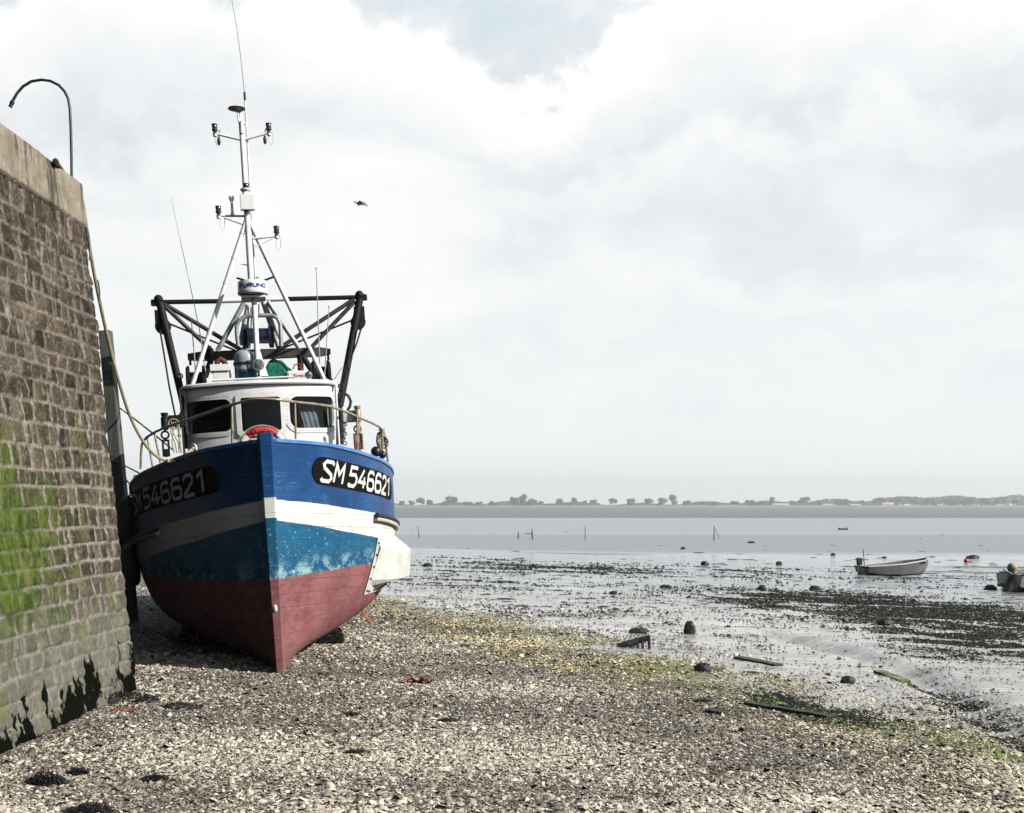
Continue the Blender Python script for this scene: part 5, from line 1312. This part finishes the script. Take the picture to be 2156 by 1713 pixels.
heap(742, 1504, 34, 5, 'small dark wrack scrap in front of the boat stem', 90)
heap(1480, 1480, 40, 8, 'dark wrack tuft at the shingle edge near the boards', 130)
heap(260, 1498, 56, 4, 'bits of orange netting on the shingle by the wall foot', 160, (.42, .10, .04), 'netting', .010)
# red rag
c = PG(880, 1438); k = c.y/F; mb = MB(); nx, ny = 22, 7; vs = []
for i in range(nx+1):
    for j in range(ny+1):
        u = i/nx; v = j/ny - .5; wv = .45 + .55*abs(sin(3.1*u + .7)); x_ = (u - .5)*62*k; y_ = v*.13*wv + .05*sin(5*u); z_ = .018 + .022*sin(9*u + 4*v) + .018*sin(17*u - 7*v) + .02
        vs.append((x_, y_, z_ + g(c.x + x_, c.y + y_) - c.z))
mb.add(vs, [(i*(ny+1) + j, (i+1)*(ny+1) + j, (i+1)*(ny+1) + j+1, i*(ny+1) + j+1) for i in range(nx) for j in range(ny)])
tag(mb.build('rag', mat('faded_red_cloth', (.22, .085, .075), .9, var=.3, vscale=9), None, True, frame_at(c)), 'crumpled faded red rag lying on the shingle', 'rag')

# stakes far out
stk_m = mat('stake_wood', (.04, .04, .04), .9)
def stake(px, py, h_px, lean, label, r=.05, extra=False):
    c = PG(px, py); k = c.y/F; mb = MB(); mb.tube([(0, 0, -.1), (lean*k*.5, 0, h_px*k*.5), (lean*k, 0, h_px*k)], [r*1.2, r, r*.7], 7)
    if extra: mb.tube([(lean*k*.9, 0, h_px*k*.92), (12*k, 0, 3*k)], r*.4, 5)
    return tag(mb.build('stake', stk_m, None, True, frame_at(c)), label, 'stake', 'stakes standing out on the flat')
stake(883, 1133, 25, -4, 'thin leaning stake just right of the blue boat', .05)
stake(1091, 1135, 16, 0, 'shorter stake of the close pair out on the mud', .075)
stake(1121, 1136, 22, -1, 'taller stake of the close pair out on the mud', .085)
stake(1232, 1137, 30, 0, 'thin pale stake right of the close pair', .045)
stake(1503, 1138, 30, 1, 'lone tall stake with a slanting stay, centre right', .06, True)

# grey dinghy
def dinghy():
    c = PG(1884, 1213); k = c.y/F; Ld = 4.4; yaw = math.atan2(-.35, 1)   # bow to the right
    root = empty('dinghy', Matrix.Translation(c) @ Matrix.Rotation(R(14), 4, 'Z') @ Matrix.Rotation(R(-1.5), 4, 'Y') @ Matrix.Diagonal((.97, 1, 1.15, 1)), 'grey open dinghy with an outboard, bow to the right, aground on the wet mud', 'dinghy')
    sts = [(-2.1, .72, .55, .30), (-1.2, .80, .56, .18), (0, .82, .60, .12), (1.0, .70, .68, .14), (1.7, .42, .71, .22), (2.15, .04, .80, .5)]
    mb = MB(); vs = []
    for x_, b_, zt, zc in sts:
        vs += [(x_, -b_, zt), (x_, -b_*.86, zc), (x_, -.0, .0 if x_ < 2 else .5), (x_, b_*.86, zc), (x_, b_, zt)]
    fs = [(i*5 + j, i*5 + j+1, (i+1)*5 + j+1, (i+1)*5 + j) for i in range(5) for j in range(4)] + [(0, 1, 2, 3, 4)]
    mb.add(vs, fs); o = mb.build('hull', mat('grey_gelcoat', (.11, .115, .13), .5, var=.15), root, False); sd = o.modifiers.new('t', 'SOLIDIFY'); sd.thickness = .04; sd.offset = 0
    mb = MB(); mb.tube([(x_, -b_, zt) for x_, b_, zt, zc in sts] + [(x_, b_, zt) for x_, b_, zt, zc in reversed(sts)], .035, 7); mb.build('gunwale', mat('pale_gunwale', (.42, .42, .41), .5), root, True)
    for x_ in (-1.3, .2): mb = MB(); mb.box((x_, 0, .42), (.28, 1.45, .03)); mb.build('thwart', mat('pale_gunwale'), root)
    mb = MB(); mb.box((-2.25, 0, .78), (.26, .24, .34)); mb.build('outboard_cowl', mat('black_iron'), root, bevel=.04)
    mb = MB(); mb.box((-2.3, 0, .35), (.12, .1, .7)); mb.box((-2.35, 0, .02), (.3, .04, .12)); mb.build('outboard_leg', mat('grey_metal'), root, bevel=.01)
    mb = MB(); mb.tube([(-2.05, -.2, .6), (-2.1, -.2, 1.35)], .03, 6); mb.build('oar_post', mat('grey_metal'), root)
    mb = MB(); mb.box((-2.13, -.2, .25), (.04, .34, .4)); mb.build('transom_pad', mat('white_paint'), root)
    mb = MB(); mb.box((1.45, -.60, .62), (.5, .01, .07), Matrix.Rotation(.42, 3, 'Z')); mb.build('bow_marking', mat('black_panel'), root)
dinghy()
def motorboat():
    c = PG(2161, 1247); root = empty('motor_boat', Matrix.Translation(c) @ Matrix.Rotation(R(8), 4, 'Z'), 'white motor boat with a tan engine cover cut by the right edge', 'motor boat')
    sts = [(-.75, .85, .74, .30), (0, .95, .74, .14), (1.2, .98, .80, .12), (2.4, .85, .92, .16), (3.4, .5, 1.05, .3), (3.95, .04, 1.15, .7)]
    mb = MB(); vs = []
    for x_, b_, zt, zc in sts: vs += [(x_, -b_, zt), (x_, -b_*.85, zc), (x_, 0, 0 if x_ < 3.5 else .6), (x_, b_*.85, zc), (x_, b_, zt)]
    mb.add(vs, [(i*5 + j, i*5 + j+1, (i+1)*5 + j+1, (i+1)*5 + j) for i in range(5) for j in range(4)] + [(0, 1, 2, 3, 4)])
    o = mb.build('hull', mat('white_paint'), root); sd = o.modifiers.new('t', 'SOLIDIFY'); sd.thickness = .05; sd.offset = 0
    mb = MB(); vs = [(-.62, -.88, .76), (-.62, .88, .76), (3.3, .45, 1.02), (3.3, -.45, 1.02)]; mb.add(vs + [(x_, y_, z_ + .03) for x_, y_, z_ in vs], [(0, 1, 2, 3), (7, 6, 5, 4), (0, 3, 7, 4), (1, 5, 6, 2), (0, 4, 5, 1)]); mb.build('dark_deck', mat('navy_vinyl'), root)
    mb = MB(); mb.tube([(x_, -b_, zt) for x_, b_, zt, zc in sts], .035, 6); mb.build('rubbing_band', mat('navy_vinyl'), root)
    mb = MB(); mb.ball((-.72, -.2, .98), (.20, .2, .20), 14, .05, 4); mb.tube([(-.72, -.2, .95), (-.70, -.2, .66)], [.18, .12], 12); mb.build('engine_cover', mat('tan_canvas', (.40, .33, .22), .9, var=.2), root, True)
    mb = MB(); mb.box((-.92, -.2, .42), (.16, .2, .75), Matrix.Rotation(.35, 3, 'Y')); mb.box((-1.2, -.2, .33), (.3, .05, .14)); mb.build('engine_leg', mat('black_iron'), root, bevel=.02)
    mb = MB(); mb.tube([(-1.3, -.5, .95), (-.9, -.5, .75)], .03, 6); mb.build('cleat_bar', mat('black_iron'), root)
    mb = MB(); 
    for k_ in range(3): mb.torus((-.4 + .12*k_ , -.99, .45), (0, 1, 0), .035, .008, 12, 5)
    mb.build('hull_marking', mat('navy_rope'), root)
motorboat()
c = PG(2034, 1186); k = c.y/F
rb = empty('marker_buoy', frame_at(c), 'bright red round buoy lying on the mud right of the grey dinghy', 'buoy')
mb = MB(); mb.ball((0, 0, 4.6*k), 4.8*k, 16); mb.build('ball', mat('red_buoy', (.75, .04, .03), .4), rb, True)
mb = MB(); mb.torus((0, 0, 9.8*k), (0, 1, 0), 1.1*k, .4*k, 10, 5); mb.build('eye', black_iron, rb)
# far skiff
c = PG(1775, 1116); k = c.y/F; mb = MB(); vs = []
for x_, b_, z_ in ((-10, 1.6, 3.6), (-4, 3, 2.6), (4, 3, 2.6), (10, .4, 4.6)): vs += [(x_*k, -b_*k, z_*k), (x_*k, -b_*.5*k, 0), (x_*k, b_*.5*k, 0), (x_*k, b_*k, z_*k)]
mb.add(vs, [(i*4 + j, i*4 + j+1, (i+1)*4 + j+1, (i+1)*4 + j) for i in range(3) for j in range(3)] + [(0, 1, 2, 3)])
so_ = tag(mb.build('skiff', mat('dark_hull', (.05, .055, .06), .6), None, False, frame_at(c)), 'tiny dark skiff far out on the mud beyond the grey dinghy', 'skiff'); sd = so_.modifiers.new('t', 'SOLIDIFY'); sd.thickness = .08

# gull
gc = P(760, 429, 34); gk = 34/F
gull = MB()
body = [(-.0, 0, 0)]
gull.ball((0, 0, 0), (.05, .19, .045), 14); gull.ball((0, -.17, .02), (.032, .05, .03), 10); gull.tube([(0, -.2, .018), (0, -.25, .01)], [.012, .003], 6)
gull.add([(-.02, .15, 0), (.02, .15, 0), (.05, .27, 0), (-.05, .27, 0)], [(0, 1, 2, 3)])
vs = []
for x_, z_, y0, y1 in ((0, .02, -.08, .08), (.09, .055, -.10, .07), (.17, .05, -.10, .05), (.27, -.02, -.02, .07), (.33, -.06, .05, .08)):
    vs += [(x_, y0, z_), (x_, y1, z_ - .005)]
for sgn in (1, -1):
    v2 = [(x_*sgn*.78, y_, z_) for x_, y_, z_ in vs]; v3 = [(a, b, c_ + .012) for a, b, c_ in v2]
    fs = [(2*i, 2*i+1, 2*i+3, 2*i+2) for i in range(4)] + [(10 + 2*i+2, 10 + 2*i+3, 10 + 2*i+1, 10 + 2*i) for i in range(4)] + [(2*i, 2*i+2, 12 + 2*i, 10 + 2*i) for i in range(4)] + [(2*i+1, 11 + 2*i, 13 + 2*i, 2*i+3) for i in range(4)]
    gull.add(v2 + v3, fs)
gm = bpy.data.materials.new('gull_feather'); gm.use_nodes = True; nt = gm.node_tree; b = nt.nodes['Principled BSDF']
tc = N(nt, 'ShaderNodeTexCoord'); sp = N(nt, 'ShaderNodeSeparateXYZ'); nt.links.new(tc.outputs['Object'], sp.inputs[0])
ab = math_(nt, 'ABSOLUTE', sp.outputs[0]); nt.links.new(mixc(nt, ramp(nt, ab, .05, .20), (.75, .75, .75), (.16, .17, .18)), b.inputs['Base Color'])
tag(gull.build('gull', gm, None, True, Matrix.Translation(gc) @ Matrix.Rotation(R(-55), 4, 'Z') @ Matrix.Rotation(R(14), 4, 'Y') @ Matrix.Scale(1.15, 4)), 'gull flying with bent wings against the grey cloud', 'gull')

# ------------------------------------------------------------------ far shore
SH = 2720.0
def gfar(x, y): return float(G0(np.array([x]), np.array([y]))[0])
leafm = [mat('far_leaf_%s' % n_, c_, .9, var=.35, vscale=.4) for n_, c_ in (('dark', (.035, .055, .025)), ('mid', (.06, .085, .035)), ('olive', (.085, .10, .05)))]
barkm = mat('far_bark', (.06, .05, .04), .9)
def crown_mb(w_, h_, n, seed, z0=0):
    rr_ = random.Random(seed); mb = MB()
    lobes = [(rr_.uniform(-.55, .55)*w_/2, rr_.uniform(-.4, .4)*w_/2, z0 + h_*rr_.uniform(.28, .78), rr_.uniform(.28, .48)) for _ in range(7)]
    for i in range(n):
        lx_, ly_, lz_, lr = lobes[i % 7]; d = Vector((rr_.gauss(0, 1), rr_.gauss(0, 1), rr_.gauss(0, 1))).normalized()*rr_.uniform(.6, 1.05)
        p = Vector((lx_ + d.x*lr*w_*.6, ly_ + d.y*lr*w_*.6, max(z0 + .06*h_, lz_ + d.z*lr*h_*.62)))
        a = Vector((rr_.gauss(0, 1), rr_.gauss(0, 1), rr_.gauss(0, 1))).normalized(); b = a.cross(d).normalized(); a = b.cross(d); s_ = w_*rr_.uniform(.05, .10)
        mb.add([p - a*s_, p + b*s_, p + a*s_*.9, p - b*s_*.8], [(0, 1, 2, 3)])
    return mb
trees = [(845, 9, 16), (868, 12, 18), (885, 15, 22), (905, 12, 20), (952, 18, 30), (942, 13, 20), (985, 8, 26), (1008, 8, 18), (1040, 9, 22), (1085, 19, 26), (1098, 21, 24), (1120, 15, 24), (1140, 9, 16), (1178, 13, 18), (1212, 15, 20), (1228, 12, 16), (1250, 11, 20), (1290, 12, 22), (1330, 14, 26), (1368, 16, 26), (1395, 15, 24), (1418, 17, 24), (1445, 12, 22), (1476, 11, 26), (1505, 8, 20), (1548, 9, 24), (1578, 10, 22), (1600, 8, 20), (1628, 17, 20), (1665, 11, 26), (1690, 14, 30), (1730, 11, 24), (1766, 17, 18), (1780, 15, 22), (1812, 12, 18), (1850, 17, 30), (1878, 13, 16), (1890, 20, 36), (1926, 17, 30), (1960, 19, 36), (2000, 15, 30), (2040, 17, 34), (2075, 14, 30), (2110, 15, 34), (2145, 14, 30)]
for i, (px, h_, w_) in enumerate(trees):
    Yt = SH + (i*37 % 90); k = Yt/F; x_ = (px - HX)*k; z_ = gfar(x_, Yt); H = h_*k*1.25*(.8 + .4*random.random()); W = w_*k
    root = empty('shore_tree', frame_at((x_, Yt, z_)), 'hazy green tree on the far shore among its like', 'tree', 'trees along the far shore')
    root['label'] = ('broad' if w_ >= 26 else 'narrow' if w_ <= 18 else 'rounded') + (' tall' if h_ >= 16 else ' low' if h_ <= 10 else ' mid-height') + ' hazy green tree on the far shore across the mud'
    mb = MB(); mb.tube([(0, 0, -.5), (0, 0, H*.35), (W*.03, 0, H*.6)], [.6, .45, .25], 6); mb.tube([(0, 0, H*.3), (W*.2, 0, H*.55)], [.3, .15], 5); mb.build('trunk', barkm, root)
    crown_mb(W, H*.92, 420, i, H*.04).build('crown', leafm[i % 3], root)
# wooded rise and hedges behind: one far mass
mb = MB(); rr_ = random.Random(5)
for i in range(9000):
    px = rr_.uniform(700, 2300); Yt = SH + rr_.uniform(120, 700)
    top = 5 + 2.5*math.sin(px*.013) + 3*math.sin(px*.047 + 1)
    if px > 1620: top += 15*min(1, (px - 1620)/230)*(.85 + .15*math.sin(px*.03))
    if Yt < SH + 350: top *= .75
    k = Yt/F; h_ = top*k*rr_.random()**.5; x_ = (px - HX)*k; s_ = rr_.uniform(2.5, 6)
    d = Vector((rr_.uniform(-1, 1), -.8, rr_.uniform(-.2, 1))).normalized(); a = d.cross(Vector((0, 0, 1))).normalized(); b = d.cross(a); p = Vector((x_, Yt, gfar(x_, Yt) + h_ - s_*.4))
    mb.add([p - a*s_, p + b*s_*.8, p + a*s_*.9, p - b*s_], [(0, 1, 2, 3)])
tag(mb.build('woodland', leafm[1]), 'pale hazy woods covering the low rise behind the far shore', kind='stuff')
# sea wall strip
mb = MB(); n = 60; vs = []
for i in range(n+1):
    px = 700 + 1600*i/n; x_ = (px - HX)/F*2690; hh_ = .8 + 1.2*random.random()
    vs += [(x_, 2680, -2.8), (x_, 2692, hh_ - .3), (x_, 2704, hh_ - .3), (x_, 2716, -1.0)]
mb.add(vs, [(i*4 + j, i*4 + j+1, (i+1)*4 + j+1, (i+1)*4 + j) for i in range(n) for j in range(3)])
tag(mb.build('sea_bank', mat('pale_sand_bank', (.30, .28, .22), .9, var=.35, vscale=.02)), kind='structure')
# far buildings
roofs = {'dark': mat('slate_roof', (.05, .05, .055), .8), 'pale': mat('pale_sheet_roof', (.62, .60, .54), .5), 'brown': mat('brown_roof', (.14, .08, .06), .8)}
wallm = {'pale': mat('cream_wall', (.62, .58, .50), .8), 'dark': mat('dark_wall', (.10, .09, .08), .8)}
for (px, w_, h_, rf_, wl_, lbl) in [(1025, 8, 5, 'brown', 'pale', 'tiny house on the far shore left of the tall tree pair'), (1210, 10, 6, 'dark', 'pale', 'small pale gabled house on the far shore, centre'),
    (1245, 34, 7, 'brown', 'dark', 'long brown shed on the far shore beside the pale gabled house'), (1290, 9, 6, 'pale', 'pale', 'small white roofed house right of the brown shed'), (1450, 14, 5, 'dark', 'pale', 'low house half hidden by trees, centre right of the far shore'),
    (1540, 36, 4, 'dark', 'pale', 'low dark roofed barn left of the long pale shed'), (1644, 34, 6, 'pale', 'pale', 'long pale shed on the far shore, brightest building'), (1700, 40, 6, 'dark', 'dark', 'long dark shed right of the pale shed'), (1742, 18, 5, 'pale', 'dark', 'short shed with pale roof between trees'),
    (1802, 22, 5, 'pale', 'pale', 'low pale roofed shed at the foot of the wooded rise'), (1835, 42, 7, 'dark', 'dark', 'wide dark barn at the foot of the wooded rise'), (1870, 24, 8, 'pale', 'pale', 'pale roofed farm building nearest the wooded rise'), (2150, 20, 6, 'dark', 'dark', 'dark shed at the right edge of the far shore')]:
    Yt = SH - 6; k = Yt/F; x_ = (px - HX)*k; W = w_*k; H = h_*k; z_ = gfar(x_, Yt) + .3
    root = empty('farm_building', frame_at((x_, Yt, z_)), lbl, 'building')
    mb = MB(); mb.box((0, 0, H*.25), (W, 9, H*.5)); mb.build('wall', wallm[wl_], root)
    mb = MB(); vs = [(-W*.53, -5, H*.48), (W*.53, -5, H*.48), (W*.53, 5, H*.48), (-W*.53, 5, H*.48), (-W*.5, 0, H), (W*.5, 0, H)]; mb.add(vs, [(0, 1, 5, 4), (2, 3, 4, 5), (1, 2, 5), (3, 0, 4), (3, 2, 1, 0)]); mb.build('roof', roofs[rf_], root)
    for q in range(max(1, int(w_/10))):
        mb = MB(); mb.box((-W*.3 + q*W*.6/max(1, int(w_/10)), -4.55, H*.22), (1.6, .2, 2.2)); mb.build('door', wallm['dark'], root)

# ------------------------------------------------------------------ haze
mb = MB(); mb.box((0, 1000, 40), (12000, 5500, 90)); hz = mb.build('haze', [])
hm = bpy.data.materials.new('sea_air'); hm.use_nodes = True; nt = hm.node_tree
for n in list(nt.nodes): nt.nodes.remove(n)
o_ = N(nt, 'ShaderNodeOutputMaterial'); pv = N(nt, 'ShaderNodeVolumePrincipled'); pv.inputs['Color'].default_value = (.98, 1, 1, 1); pv.inputs['Density'].default_value = .00023; pv.inputs['Anisotropy'].default_value = .2
nt.links.new(pv.outputs[0], o_.inputs['Volume']); hz.data.materials.append(hm); tag(hz, kind='stuff', label='thin pale sea haze over the flat')
bpy.context.view_layer.update()
